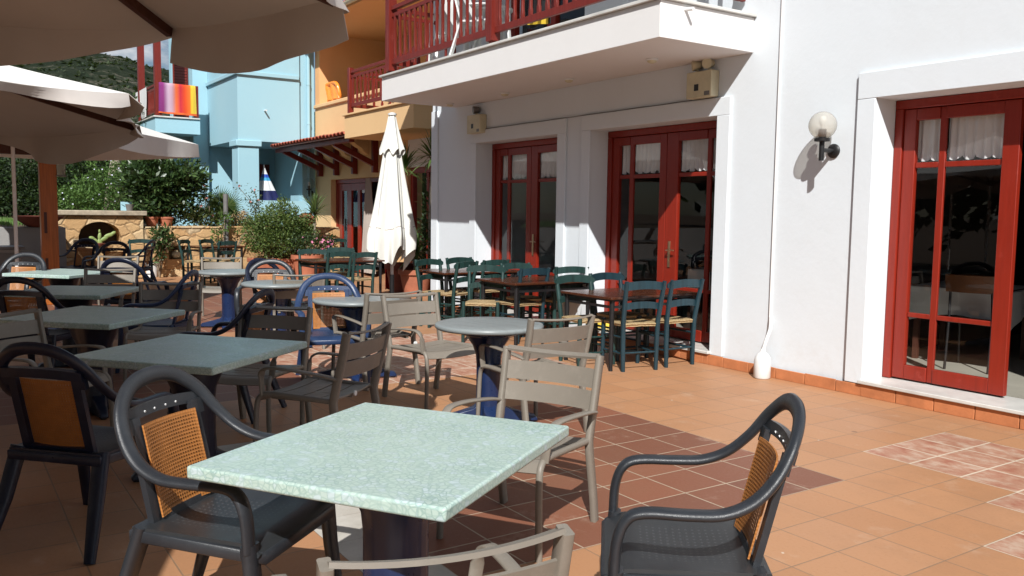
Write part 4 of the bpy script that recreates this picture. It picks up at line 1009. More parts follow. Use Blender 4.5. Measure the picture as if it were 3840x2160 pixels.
gb = MB(); gb.add([(-18.3, -6, 1.12), (-18.3, 2.0, 1.12), (-24, 2.0, 1.22), (-24, -6, 1.22)], [(0, 1, 2, 3)]); o = gb.build('lawn_soil', 'earth', ang=0); tag(o, kind='structure')
gr = MB()
for _ in range(2600):
    x, y = random.uniform(-21.5, -18.32), random.uniform(-3, 1.95); gr.leaf((x, y, 1.12 + (-18.3 - x) / 5.7 * .1), (random.uniform(-.4, .4), random.uniform(-.4, .4), 1), (1, 0, 0), random.uniform(.06, .13), .02)
o = gr.build('lawn', 'grass_leaf', ang=0); tag(o, 'strip of bright lawn above the dark retaining wall', 'grass', kind='stuff')
p = onx(97, 553, -18.15); t = thing('bowl_planter', 'wide dark terracotta bowl on the retaining wall at left', 'planter', (-18.16, p.y, 1.122))
MB().lathe([(.16, 0), (.22, .03), (.40, .17), (.43, .20), (.41, .205), (.36, .16), (.2, .12), (.01, .12)], 32).build('bowl', 'terracotta_dark', t, ang=50)
cb = thing('grey_counter', 'grey painted counter in shade behind the white parasol pole', 'counter', (-16.6, .2, 0))
MB().box(-.3, .3, -2.2, .95, 0, .80).build('cabinet', 'grey_plaster', cb, bevel=.01); MB().box(-.33, .34, -2.25, 1.0, .802, .84).build('worktop', 'grey_metal', cb, bevel=.006)
MB().box(.301, .312, .10, .85, .08, .74).build('door', 'grey_metal', cb, bevel=.004)
bk = thing('bucket', 'white plastic bucket behind the blue hooped chair by the stone wall', 'bucket', tuple(onz(382, 697, 0)))
MB().lathe([(.12, 0), (.15, .30), (.157, .30), (.157, .32), (.145, .32), (.115, .02), (.01, .02)], 24).build('body', 'white_plastic', bk, ang=50)
MB().sweep(spline([(-.15, 0, .28), (-.12, .1, .22), (0, .165, .18), (.12, .1, .22), (.15, 0, .28)], 4), circ(6, .005)).build('handle', 'grey_metal', bk, ang=60)

# ------------------------------------------------------------------ parasols
def parasol(label, c, n, r, rot, zr, rise, hv, mat, tilt=(0, 0), pole='white_metal', wind=.02, ribmat='dark_wood', flip=None, bottom=0, hp=None, mat2=None, sag=.13):
    t = thing('parasol', label, 'parasol', (c[0], c[1], 0), 0, 'open parasols'); tx, ty = tilt
    def T(x, y, z): return V((x, y, z + tx * x + ty * y))
    vt = [(r * math.cos(rot + 2 * PI * k / n), r * math.sin(rot + 2 * PI * k / n)) for k in range(n)]
    cn = MB(); va = MB()
    for k in range(n):
        a, b = V((*vt[k], 0)), V((*vt[(k + 1) % n], 0))
        def f(u, v, a=a, b=b):
            q = (a * (1 - u) + b * u) * v; s = 4 * u * (1 - u)
            return T(q.x * (1 - .02 * s), q.y * (1 - .02 * s), zr + rise * (1 - v) - sag * r * .3 * s * v * (1 - .45 * v) - .06 * rise * math.sin(PI * v))
        cn.surf(f, 10, 12)
        out = ((a + b) / 2).normalized()
        fl = flip(k) if flip else 0
        def g(u, v, a=a, b=b, k=k, out=out, fl=fl):
            s = 4 * u * (1 - u); e = a * (1 - u) + b * u
            base = T(e.x * (1 - .02 * s), e.y * (1 - .02 * s), zr - sag * r * .3 * s * .55)
            wv = wind * math.sin(9 * u + k * 2.1) + wind * .6 * math.sin(17 * u + k)
            d = out * (.02 + wv + .05 * fl * s) * v
            h = hv * (.82 + .28 * s) * (hp(k, u) if hp else 1)
            return base + d + V((0, 0, -h * v * (1 - fl * .75)))
        va.surf(g, 16, 4)
    cn.build('canopy', mat, t, ang=25, solid=.004, mat2=mat2); va.build('valance', mat, t, ang=70, solid=.003)
    for k in range(n):
        a = V((*vt[k], 0)); pts = [T(a.x * q, a.y * q, zr + rise * (1 - q) - .035 - .06 * rise * math.sin(PI * q)) for q in (.06, .35, .65, .985)]
        MB().sweep(pts, rect(.016, .024)).build('rib', ribmat, t)
        MB().bar(T(a.x * .5, a.y * .5, zr + rise * .5 - .06 - .06 * rise), V((a.x * .03, a.y * .03, zr - .12)), .018, .022).build('strut', ribmat, t)
    MB().cyl((0, 0, .05 + bottom), (0, 0, zr + rise - .03), .026, 14).build('pole', pole, t, ang=60)
    MB().lathe([(.07, zr - .16), (.07, zr - .08), (.03, zr - .07)], 12).build('hub', ribmat, t, ang=40)
    MB().lathe([(.30, .0), (.30, .05), (.06, .08), (.045, .30)], 24).build('base', 'grey_metal', t, ang=40)
    MB().ball((0, 0, zr + rise + .02), .035, 10, 6).build('finial', ribmat, t, ang=60)
    return t
parasol('big taupe parasol overhead at the top left, nearest the camera', (-3.90, -.15), 8, 1.74, R_(133), 2.50, .55, .22, 'taupe_canopy', wind=.025, hp=lambda k, u: (.25 + .75 * min(1, u * 1.3)) if k == 0 else (.45 if k == 6 else 1.05), mat2='white_canopy')
parasol('taupe parasol second in the row with a windblown pale edge', (-7.55, -.85), 8, 2.36, R_(100), 2.22, .66, .17, 'taupe_canopy', tilt=(.028, .0), wind=.06, hp=lambda k, u: .45 + .2 * math.sin(9 * u + k) if k in (5, 6, 7) else .50 + .85 * (4 * u * (1 - u)) ** 1.6, mat2='white_canopy')
parasol('large white square parasol farthest back at left', (-14.5, .96), 4, 2.78, R_(11), 2.57, .80, .25, 'white_canopy', wind=.025, ribmat='white_metal', sag=.03)

for (cx, cy, lab) in ((-2.25, -2.35, 'taupe parasol past the left edge whose shade covers the tiles at bottom left'), (-6.1, -4.3, 'unseen taupe parasol added farther left to darken the shade'), (-10.3, -4.6, 'unseen taupe parasol added beside the pergola to darken the shade')):  # the last two are unseen, added only to darken the shade
    parasol(lab, (cx, cy), 8, 1.74, R_(133), 2.50, .55, .22, 'taupe_canopy', mat2='white_canopy')
# closed parasol
p = onz(986, 752, 0); cp_ = thing('closed_parasol', 'closed cream parasol standing folded before the peach house', 'parasol', (p.x, p.y, 0))
ZT, ZB = 3.12, .72
def fold(u, v):
    a = 2 * PI * u; z = ZT - (ZT - ZB) * v
    r = .045 + .345 * (v ** 1.02); n8 = math.cos(6 * a + .9 * math.sin(3 * v)) * .8 + .35 * math.cos(13 * a + 2 * v); amp = (.13 + .19 * v)
    r *= 1 + amp * n8 * .9 + .05 * math.sin(3 * a + 2 + 2 * v) - .18 * max(0, v - .86) / .14
    zz = z + (.13 * v ** 7) * n8 + .12 * v ** 8 * math.sin(2 * a + 1)
    return (r * math.cos(a), r * math.sin(a), zz)
MB().surf(fold, 160, 40).build('canopy', 'cream_canopy', cp_, ang=75, solid=.004)
def fold2(u, v):
    a = 2 * PI * u; q = .02 + .25 * v; b = fold(u, q); k = 1.12 + .30 * v + .05 * math.cos(8 * a) * v
    return (b[0] * k, b[1] * k, b[2] + .03 + .05 * math.cos(8 * a) * v)
MB().surf(fold2, 120, 12).build('vent_cap', 'cream_canopy', cp_, ang=75, solid=.004)
def hem(u, v):
    b = V(fold(u, .79 + .006 * v)); return (b.x * 1.012, b.y * 1.012, b.z)
MB().surf(hem, 160, 1).build('hem_seam', 'drape_cloth', cp_, ang=75)
MB().lathe([(.01, ZT - .01), (.07, ZT), (.075, ZT + .03), (.03, ZT + .05), (.01, ZT + .05)], 20).build('top_cap', 'white_plastic', cp_, ang=50)
MB().cyl((0, 0, .35), (0, 0, ZT - .1), .028, 14).build('pole', 'white_metal', cp_, ang=60); MB().cyl((0, 0, .02), (0, 0, .42), .042, 14).build('sleeve', 'black_metal', cp_, ang=60); MB().lathe([(.33, 0), (.33, .05), (.05, .08), (.045, .1)], 28).build('base', 'grey_metal', cp_, ang=40)

# ------------------------------------------------------------------ plants
def leaves(mb, blobs, n, L, W, clump=.10, shell=.55, up=.35):
    vol = [a * b * c for _, (a, b, c) in blobs]; tot = sum(vol); g = random.gauss
    for (c, (rx, ry, rz)), vv in zip(blobs, vol):
        k = int(n * vv / tot); nc = max(6, k // 22); cl = []
        for _ in range(nc):
            d = V((g(0, 1), g(0, 1), g(0, 1))).normalized(); q = shell + (1 - shell) * random.random() ** .7; cl.append((d, V((c[0] + rx * d.x * q, c[1] + ry * d.y * q, c[2] + rz * d.z * q))))
        for _ in range(k):
            d, q = random.choice(cl); s = clump
            pt = q + V((g(0, s), g(0, s), g(0, s * .8)))
            dr_ = (d * .7 + V((g(0, .6), g(0, .6), g(0, .5) + up))).normalized()
            l = L * random.uniform(.6, 1.25); mb.leaf(pt, dr_, (g(0, 1), g(0, 1), 1.2), l, W * l / L * random.uniform(.8, 1.2))
    return mb
def stems(mb, base, tops, r):
    for tpt in tops:
        mid = (V(base) + V(tpt)) / 2 + V((random.uniform(-.08, .08), random.uniform(-.08, .08), 0)); mb.sweep(spline([base, mid, tpt], 4), circ(6, r), sc=[1 - .07 * i for i in range(9)])
    return mb
def bush(name, label, cat, base, blobs, n, L, W, mat, barkm='bark', stemr=.02, clump=.10, shell=.5, group=None, extra=None, up=.35):
    t = thing(name, label, cat, base, 0, group); inv = Matrix.Translation(-V(base))
    o = leaves(MB(), blobs, n, L, W, clump, shell, up).build('foliage', mat, t, ang=0); o.matrix_parent_inverse = inv
    o = stems(MB(), base, [b[0] for b in blobs] + [V(b[0]) + V((0, b[1][1] * .4, b[1][2] * .4)) for b in blobs], stemr).build('stems', barkm, t, ang=60); o.matrix_parent_inverse = inv
    return t
def flowers(t, blobs, n, r, mat, cam=True):
    m = MB(); inv = Matrix.Translation(-V(t.location)); g = random.gauss
    for _ in range(n):
        c, rr = random.choice(blobs); d = V((g(.5, .8), g(-.3, .8), g(.4, .8))).normalized(); p = V((c[0] + rr[0] * d.x, c[1] + rr[1] * d.y, c[2] + rr[2] * d.z))
        for k in range(5):
            a = 2 * PI * k / 5 + random.random(); s = d.orthogonal().normalized(); q = d.cross(s); m.leaf(p, s * math.cos(a) + q * math.sin(a) + d * .3, d, r, r * .9)
    o = m.build('flowers', mat, t, ang=0); o.matrix_parent_inverse = inv; return o
def px(X, x, y): q = onx(x, y, X); return (q.x, q.y, q.z)
# tall dark hedge: plants one can tell apart behind the garden wall
for (x0, top, lab, mt) in ((40, 395, 'tall dark hedge shrub behind the white parasol pole', 'hedge_leaf'), (-70, 390, 'dark hedge shrub at the far left edge', 'hedge_leaf'), (150, 385, 'dark hedge shrub behind the lantern', 'hedge_leaf'), (245, 380, 'dark hedge shrub behind the pale tree trunk', 'hedge_leaf'), (330, 385, 'dark hedge shrub filling the gap left of the big laurel', 'hedge_leaf')):
    X = -27.5; a = px(X, x0, 470); b_ = px(X, x0, top); zt = b_[2] + .55
    bush('hedge_shrub', lab, 'shrub', (X, a[1], 1.1), [((X, a[1], 1.1 + (zt - 1.1) * .5), (.75, 1.0, (zt - 1.1) * .56)), ((X + .2, a[1] + .5, 1.1 + (zt - 1.1) * .28), (.7, .8, .75)), ((X + .3, a[1] - .5, 1.5), (.7, .8, .8))], 6500, .11, .055, mt, clump=.12, shell=.35, group='dark hedge along the garden')
X = -24.6; a = px(X, 262, 505)
bl_ = [((X, a[1], 1.75), (.7, .95, .62)), ((X + .3, a[1] - .75, 1.55), (.6, .7, .45)), ((X + .2, a[1] + .55, 2.05), (.6, .6, .6)), ((X, a[1] + .2, 2.35), (.5, .6, .45))]
t = bush('plumbago', 'bright green plumbago bush with pale blue flowers above the fireplace', 'shrub', (X, a[1], 1.1), bl_, 9000, .075, .038, 'plumbago_leaf', clump=.09, shell=.4); flowers(t, bl_, 60, .022, 'pale_flower')
X = -25.6; a = px(X, 283, 470); b_ = px(X, 293, 395)
t = thing('tree', 'tree with a pale leaning trunk behind the plumbago', 'tree', (X, a[1] - .06, 1.1)); inv = Matrix.Translation(-V(t.location))
o = MB().sweep([(X, a[1] - .1, 1.1), (X, a[1], a[2]), (X, b_[1], b_[2]), (X, b_[1] + .1, b_[2] + .9)], circ(10, .16), sc=[1.2, 1, .85, .6]).build('trunk', 'pale_bark', t, ang=60); o.matrix_parent_inverse = inv
o = leaves(MB(), [((X - .2, b_[1] + .1, b_[2] + 1.0), (.9, 1.0, .6))], 1500, .11, .05, .15).build('crown', 'hedge_leaf', t, ang=0); o.matrix_parent_inverse = inv
# big laurel in pots on the wall
X = -20.5; a = px(X, 402, 500); b_ = px(X, 402, 412)
def lb(x, y, ry, rz, rx=.5): q = px(X, x, y); return ((q[0], q[1], q[2]), (rx, ry, rz))
bl_ = [lb(400, 462, .70, .52, .6), lb(350, 455, .45, .45), lb(455, 452, .50, .48), lb(400, 430, .62, .26), lb(430, 505, .50, .42), lb(370, 512, .38, .36), lb(485, 480, .28, .35)]
bush('laurel_shrub', 'big dark glossy laurel shrub in a pair of red pots on the stone wall', 'shrub', (X, a[1], 1.2), bl_, 6800, .145, .060, 'laurel_leaf', clump=.09, shell=.35)
def pot(label, loc, r, h, mat='terracotta', cat='flower pot', name='flower_pot', group=None):
    t = thing(name, label, cat, loc, 0, group)
    MB().lathe([(r * .68, 0), (r * .92, h * .80), (r * .95, h * .80), (r * 1.04, h * .82), (r * 1.04, h), (r * .92, h), (r * .88, h * .9), (.01, h * .88)], 28).build('body', mat, t, ang=40)
    MB().lathe([(r * .9, h * .885), (.01, h * .90)], 20).build('soil', 'earth', t, ang=0)
    return t
for x, lab in ((382, 'red pot under the left side of the laurel'), (419, 'red pot under the right side of the laurel')):
    q = px(-20.2, x, 571); pot(lab, (-20.2, q[1], 1.10), .15, .21, group='red pots on the stone wall')
q = px(-20.1, 326, 525); t = thing('metal_pot', 'small grey pot standing at the end of the fireplace slab', 'flower pot', (-20.1, q[1], FT + .107)); MB().lathe([(.06, 0), (.085, .13), (.09, .14), (.08, .14), (.01, .12)], 20).build('body', 'grey_metal', t, ang=40); MB().box(-.3, -.28, -.13, .10, 0, .19).build('back_plate', 'blue_plaster', t)
# fan palm
X = -20.6; q = px(X, 555, 545); t = thing('fan_palm', 'fan palm with stiff splayed fronds before the blue house', 'palm', (X, q[1], 1.05)); inv = Matrix.Translation(-V(t.location)); fr_ = MB(); stt = MB()
for (ax, ay, L) in ((553, 480, 1), (520, 505, 1), (585, 495, 1), (600, 525, .9), (535, 535, .8), (575, 540, .8), (560, 505, .9)):
    e = V(px(X + random.uniform(-.2, .4), ax, ay)); b0 = V((X, q[1], 1.25)); d = (e - b0).normalized(); stt.sweep([b0, e - d * .25], circ(6, .012))
    c0 = e - d * .25; sd = d.cross(V((1, 0, .2))).normalized()
    for k in range(26):
        an = R_(-105 + 210 * k / 25); dd = d * math.cos(an) + sd * math.sin(an) + V((.12, 0, 0)); fr_.leaf(c0, dd, (1, 0, .3), .42 * L * (1 - .25 * abs(k - 12.5) / 12.5), .026)
o = fr_.build('fronds', 'palm_leaf', t, ang=0); o.matrix_parent_inverse = inv; o = stt.build('stalks', 'palm_leaf', t, ang=60); o.matrix_parent_inverse = inv
# roses
for (xs, lab) in ((((512, 470), (520, 500), (505, 520), (535, 545)), 'straggly rose with few leaves left of the palm'), (((640, 480), (628, 510), (650, 505), (612, 535), (600, 470)), 'thin rose with pink blooms right of the palm')):
    X = -20.3; b0 = px(X, xs[2][0], 575); t = thing('rose_bush', lab, 'shrub', (X, b0[1], 1.05), 0, 'roses on the stone wall'); inv = Matrix.Translation(-V(t.location)); lm, sm, bm_ = MB(), MB(), MB(); g = random.gauss
    for (x, y) in xs:
        e = V(px(X, x, y)); s = spline([b0, (V(b0) + e) / 2 + V((0, random.uniform(-.15, .15), .05)), e], 6); sm.sweep(s, circ(5, .007))
        for p_ in s[2:]:
            for _ in range(11): lm.leaf(p_ + V((g(0, .07), g(0, .09), g(0, .07))), (g(0, 1), g(0, 1), g(.2, .6)), (0, 0, 1), random.uniform(.05, .085), .04)
        for k in range(8): bm_.leaf(e + V((.04, 0, .02)), (g(.4, .6), g(0, 1), g(.3, .7)), (1, 0, 0), .036, .032)
    for mm, nm, mt in ((lm, 'foliage', 'rose_leaf'), (sm, 'stems', 'bark'), (bm_, 'flowers', 'rose')): o = mm.build(nm, mt, t, ang=0); o.matrix_parent_inverse = inv
X = -20.45; bl_ = [lb(460, 545, .35, .22, .3), lb(520, 552, .45, .20, .3), lb(590, 560, .45, .18, .3), lb(650, 566, .3, .14, .3)]
bush('ground_ivy', 'low leafy creepers along the top of the stone wall', 'shrub', (X, bl_[1][0][1], 1.05), bl_, 2600, .07, .04, 'rose_leaf', clump=.07, shell=.2)
X = -19.6; bl_ = [lb(402, 600, .20, .22, .2), lb(425, 590, .16, .12, .2), lb(392, 640, .12, .2, .15)]
bush('creeper', 'dark creeper hanging down the end of the fireplace', 'plant', (X - .1, bl_[0][0][1], 0), bl_, 500, .13, .045, 'laurel_leaf', clump=.07, shell=.3)
X = -19.7; bl_ = [lb(545, 600, .10, .22, .15), lb(610, 590, .14, .10, .15), lb(560, 560, .12, .22, .15)]
bush('climber', 'thin yellow green climber around the black pipe on the stone wall', 'plant', (X, bl_[0][0][1], 0), bl_, 420, .07, .035, 'plumbago_leaf', clump=.06, shell=.3)
q0, q1 = px(-20.0, 563, 600), px(-20.0, 560, 488); o = MB().cyl((-20.02 + .25, q0[1], .3), (-20.02 + .25, q1[1], q1[2]), .055, 12).build('standing_pipe', 'grey_metal', ang=60); tag(o, 'dark grey upright pipe in front of the stone wall', 'pipe')
q = px(-20.2, 604, 562); t = thing('dry_plant', 'round brown dried plant on the stone wall', 'plant', (-20.2, q[1], 1.1)); inv = Matrix.Translation(-V(t.location)); o = leaves(MB(), [((-20.2, q[1], 1.28), (.14, .15, .16))], 500, .05, .02, .05).build('foliage', 'rush', t, ang=0); o.matrix_parent_inverse = inv
# conical conifer in its trough
X = -18.9; 
bl_ = [lb(702, 612, .62, .38, .55), lb(700, 570, .55, .36, .5), lb(655, 595, .40, .32, .4), lb(750, 592, .40, .34, .4), lb(690, 540, .30, .28, .3), lb(735, 545, .28, .28, .3), lb(712, 520, .16, .20, .2), lb(640, 560, .25, .16, .25), lb(765, 565, .25, .2, .25)]
tq = onx(686, 690, X)
bush('conifer_bush', 'spreading yellow green conifer in a terracotta trough', 'shrub', (X, tq.y, .2), bl_, 17000, .055, .030, 'conifer_leaf', clump=.055, shell=.4, stemr=.03, up=.3)
t = thing('terracotta_trough', 'large rectangular terracotta trough under the conifer', 'planter', (X, tq.y, 0)); rg = []
for z, k in ((0, .80), (.34, .96), (.341, 1.06), (.43, 1.06), (.43, .94), (.36, .90)): rg.append([V((a * .24 * k, b * .47 * k, z)) for a, b in ((-1, -1), (1, -1), (1, 1), (-1, 1))])
MB().loft(rg).build('body', 'terracotta', t, bevel=.012)
# yucca in round pot on the wall end, plants by the peach door
def rosette(name, label, cat, base, h, n, L, W, mat, trunk='pale_bark', lean=(0, 0), r=.03, heads=None):
    t = thing(name, label, cat, base); m = MB(); g = random.gauss; hs = heads or [(lean[0], lean[1], h)]
    for hx, hy, hz in hs:
        for k in range(n):
            a = random.random() * 2 * PI; el = random.uniform(-.5, 1.35); d = V((math.cos(a) * math.cos(el), math.sin(a) * math.cos(el), math.sin(el)))
            l = L * random.uniform(.7, 1.1); c = V((hx, hy, hz)) + V((0, 0, random.uniform(-.08, .08))); s = d.cross(V((0, 0, 1))).normalized() if abs(d.z) < .99 else V((1, 0, 0))
            dr = V((0, 0, -1)); p1, p2, p3 = c + d * l * .35, c + d * l * .7 + dr * l * .04, c + d * l + dr * l * .16
            m.add([c - s * W * .25, c + s * W * .25, p1 + s * W * .5, p1 - s * W * .5, p2 + s * W * .38, p2 - s * W * .38, p3], [(0, 1, 2, 3), (3, 2, 4, 5), (5, 4, 6)])
    m.build('foliage', mat, t, ang=60); tk = MB()
    for hx, hy, hz in hs:
        tk.sweep(spline([(0, 0, 0), (hx * .25 + .05, hy * .3 - .03, hz * .35), (hx * .6 - .03, hy * .7, hz * .7), (hx, hy, hz)], 5), circ(8, r), sc=[1.25 - .02 * i for i in range(16)])
    tk.build('trunk', trunk, t, ang=60); return t
q = px(-19.4, 792, 560); rosette('yucca', 'spiky yucca by the corner of the peach house', 'plant', (-19.4, q[1], .9), .55, 70, .62, .035, 'palm_leaf', r=.025)
q = px(-19.9, 770, 580); t = thing('round_pot', 'round terracotta jar lying on the wall end by the yucca', 'flower pot', (-19.85, q[1], 1.09)); MB().lathe([(.10, 0), (.19, .08), (.21, .17), (.17, .27), (.11, .31), (.13, .34), (.09, .34), (.08, .30)], 28).build('body', 'terracotta', t, ang=50)
q = onz(772, 700, 0); X = q.x
bl_ = [((X, q.y, .72), (.32, .38, .20)), ((X + .05, q.y + .35, .75), (.25, .28, .18))]
t = bush('pink_flowers', 'pot plant covered in small pink flowers behind the rush chairs', 'plant', (X, q.y, .4), bl_, 1300, .06, .035, 'hedge_leaf', clump=.07); flowers(t, bl_, 34, .036, 'pink'); pot('terracotta pot under the pink flowers', (X, q.y, 0), .33, .52)
rosette('strap_plant', 'dark strap leaved plant between trough and pink flowers', 'plant', (X - .6, q.y + .05, .35), .45, 60, .55, .03, 'hedge_leaf', r=.03)
# dracaenas at the corner of the white building
q = onz(1050, 722, 0); bx_ = (-13.6, 7.35)
h1 = ony(1014, 430, 7.35); h2 = ony(1078, 395, 7.35)
rosette('dracaena', 'tall dracaena with a crooked pale trunk right of the closed parasol', 'plant', (ony(1045, 600, 7.35).x, 7.35, .35), 1.5, 75, .62, .045, 'palm_leaf', 'pale_bark', r=.032, heads=[(h1.x - ony(1045, 600, 7.35).x, 0, h1.z - .35)])
rosette('dracaena', 'tallest dracaena reaching up against the white corner', 'plant', (ony(1080, 600, 7.45).x, 7.45, .35), 2, 75, .60, .045, 'palm_leaf', 'pale_bark', r=.032, heads=[(h2.x - ony(1080, 600, 7.45).x, 0, h2.z - .35)])
xb = ony(1055, 640, 7.2).x
rosette('young_dracaena', 'young dracaena with short leaves low beside the white corner', 'plant', (xb + .05, 7.1, .40), .35, 80, .55, .05, 'palm_leaf', r=.03)
bl_ = [((xb - .1, 7.75, 1.35), (.45, .35, .55)), ((xb - .05, 7.75, .9), (.5, .35, .5)), ((xb + .25, 7.7, 1.0), (.35, .3, .6))]
t = bush('pot_shrub', 'dark leafy shrub with a few white flowers in the corner', 'shrub', (xb, 7.7, .3), bl_, 2200, .11, .045, 'hedge_leaf', clump=.09); flowers(t, bl_, 8, .06, 'white_flower')
pot('terracotta pot of the young dracaena by the white corner', (xb + .05, 7.1, 0), .30, .48); pot('terracotta pot holding the tall dracaenas', (ony(1060, 600, 7.4).x - .1, 7.55, 0), .28, .42)
q = onz(1010, 738, 0); pot('dark terracotta pot beside the parasol base with a red cloth over it', (q.x, q.y, 0), .30, .56, 'terracotta_dark')
rc = MB(); rc.surf(lambda u, v: (q.x + .315 * math.cos(R_(150 + 75 * u)) * (1 + .03 * math.sin(19 * u)), q.y + .315 * math.sin(R_(150 + 75 * u)) * (1 + .03 * math.sin(17 * u)), .47 - .42 * v + .02 * math.sin(9 * u)), 16, 8)
for i, vtx in enumerate(rc.v): pass
o = rc.build('red_cloth', 'red_cloth', None, solid=.012, ang=70); tag(o, 'bright red cloth hanging on the dark pot by the parasol base', 'cloth')
# cactus in the fireplace
q = onx(252, 612, -19.7); t = thing('prickly_pear', 'yellow green prickly pear in the arch of the fireplace', 'cactus', (-19.75, q.y, HB + .002)); m = MB()
for (dy, dz, sz, an, w) in ((v0[0] * .72, v0[1] * .72, v0[2] * .7, v0[3], v0[4] * .72) for v0 in ((0, .10, .12, 0, .07), (.0, .27, .13, .1, .05), (-.13, .14, .13, -.8, .07), (-.2, .22, .09, -1.2, .055), (.12, .20, .15, 1.0, .06), (.25, .30, .15, 1.25, .06), (.0, .42, .06, 0, .03), (.36, .36, .09, 1.0, .05))):
    c = V((0, dy, dz)); A = V((0, math.sin(an), math.cos(an))); B = V((0, math.cos(an), -math.sin(an))); m.loft([[c + A * sz * math.cos(PI * i / 6) * -1 + (B * w * math.cos(2 * PI * j / 10) + V((.022 * math.sin(2 * PI * j / 10), 0, 0))) * max(.03, math.sin(PI * i / 6)) for j in range(10)] for i in range(7)])
m.build('pads', 'cactus', t, ang=60); MB().lathe([(.08, -.001), (.11, .05), (.02, .06)], 16).build('pot', 'terracotta_dark', t, ang=50)
# fallen yellow leaves on the tiles
for i, (x, y, w) in enumerate(((1265, 855, 'near the round table'), (868, 962, 'under the slatted chairs'), (1210, 815, 'behind the round table'))):
    p = onz(x, y, .006); o = MB().leaf(p, (random.uniform(-1, 1), random.uniform(-1, 1), .12), (0, 0, 1), .07, .04).build('fallen_leaf', 'yellow_leaf', None, solid=.001); tag(o, 'yellow leaf lying on the tiles ' + w, 'leaf', 'fallen leaves on the terrace')

# unseen trees added across the terrace to block sky and darken the glass reflections
for i, (x, y, lab) in enumerate(((3, -13.5, 'unseen broad dark tree added across the terrace to darken reflections in the right hand door'), (-4, -14.5, 'unseen tall dark tree added across the terrace behind the parasols to block sky'), (-11, -14, 'unseen dark tree added across the terrace beyond the pergola to block sky'), (9, -12.5, 'unseen dark tree added farthest right across the terrace to block sky'), (-19, -13, 'unseen dark tree added across the terrace near the lawn to block sky'))):
    t = thing('added_tree', lab, 'tree', (x, y, 0), 0, 'added sky blocking trees across the terrace')
    leaves(MB(), [((0, 0, 6.0), (4.8, 2.6, 3.6)), ((2.6, .2, 3.4), (2.8, 1.8, 2.6)), ((-2.7, .3, 3.0), (2.8, 1.8, 2.6))], 3600, .75, .48, .7, .2).build('crown', 'hedge_leaf', t, ang=0)
    MB().sweep([(0, 0, 0), (.1, 0, 1.5), (0, .1, 3.2)], circ(10, .2), sc=[1.2, 1, .6]).build('trunk', 'bark', t, ang=60)
# ------------------------------------------------------------------ light, sky, camera
SD = V((-1.33, 1.0, -1.42)).normalized()
sl_ = bpy.data.lights.new('sun', 'SUN'); sl_.energy = 4.7; sl_.angle = R_(.53); sl_.color = (1, .985, .955)
so = bpy.data.objects.new('sun', sl_); C.objects.link(so); so.rotation_euler = SD.to_track_quat('-Z', 'Y').to_euler()
wd = bpy.data.worlds.new('World'); bpy.context.scene.world = wd; wd.use_nodes = True; n, l = wd.node_tree.nodes, wd.node_tree.links
sk_ = n.new('ShaderNodeTexSky'); sk_.sky_type = 'NISHITA'; sk_.sun_disc = False; el = math.asin(-SD.z); sk_.sun_elevation = el
sk_.sun_rotation = math.atan2(-SD.x, -SD.y); sk_.air_density = 1.0; sk_.dust_density = .6; sk_.ozone_density = 2
tc = n.new('ShaderNodeTexCoord'); mp = n.new('ShaderNodeMapping'); mp.inputs['Scale'].default_value = (1, 1, 2.2); l.new(tc.outputs['Generated'], mp.inputs['Vector'])
nz = n.new('ShaderNodeTexNoise'); nz.inputs['Scale'].default_value = 5.5; nz.inputs['Detail'].default_value = 7; nz.inputs['Roughness'].default_value = .6; l.new(mp.outputs[0], nz.inputs['Vector'])
rp = n.new('ShaderNodeValToRGB'); rp.color_ramp.elements[0].position = .50; rp.color_ramp.elements[1].position = .60; l.new(nz.outputs['Fac'], rp.inputs['Fac'])
mx = n.new('ShaderNodeMix'); mx.data_type = 'RGBA'; l.new(rp.outputs['Color'], mx.inputs[0]); l.new(sk_.outputs[0], mx.inputs[6]); mx.inputs[7].default_value = (10.5, 10.8, 11.4, 1)
l.new(mx.outputs[2], n['Background'].inputs['Color']); n['Background'].inputs['Strength'].default_value = .05
cam = bpy.data.cameras.new('camera'); co = bpy.data.objects.new('camera', cam); C.objects.link(co); cam.sensor_width = 36; cam.lens = 36 * F_PX / 3840; cam.clip_start = .05; cam.clip_end = 5000
mw = Matrix.Identity(4)
for i in range(3): mw[i][0] = RIGHT[i]; mw[i][1] = UPC[i]; mw[i][2] = -FWD[i]; mw[i][3] = CAMP[i]
co.matrix_world = mw; sc = bpy.context.scene; sc.camera = co
sc.view_settings.view_transform = 'Standard'; sc.view_settings.look = 'None'; sc.view_settings.gamma = 1; sc.view_settings.use_curve_mapping = False; sc.view_settings.exposure = .32
sc.cycles.max_bounces = 10; sc.cycles.diffuse_bounces = 2; sc.cycles.transparent_max_bounces = 16; sc.cycles.use_denoising = True
# ------------------------------------------------------------------ terrace furniture
class Kind:
    def __init__(s, proto, back, group): s.p = proto; s.used = False; s.back = back; s.g = group
    def put(s, loc, rz, label):
        if s.used: return dup(s.p, loc, rz, label, s.g)
        s.used = True; s.p.location = loc; s.p.rotation_euler = (0, 0, rz); s.p['label'] = label; s.p['group'] = s.g; return s.p
    def at(s, x, y, z, deg, label, dy=None):
        """back-rest top centre seen at picture point (x, y), height z; facing deg from the +X axis"""
        p = onz(x, y, z); f = V((math.cos(R_(deg)), math.sin(R_(deg)), 0)); loc = p - f * (s.back if dy is None else dy); loc.z = 0
        return s.put(loc, R_(deg - 90), label)
    def ends(s, L, Rr, z, away, label):
        a, b = onz(*L, z), onz(*Rr, z); d = (b - a) if away else (a - b); d.z = 0; d.normalize(); f = V((-d.y, d.x, 0))
        loc = (a + b) / 2 - f * s.back; loc.z = 0
        return s.put(loc, math.atan2(f.y, f.x) - PI / 2, label)

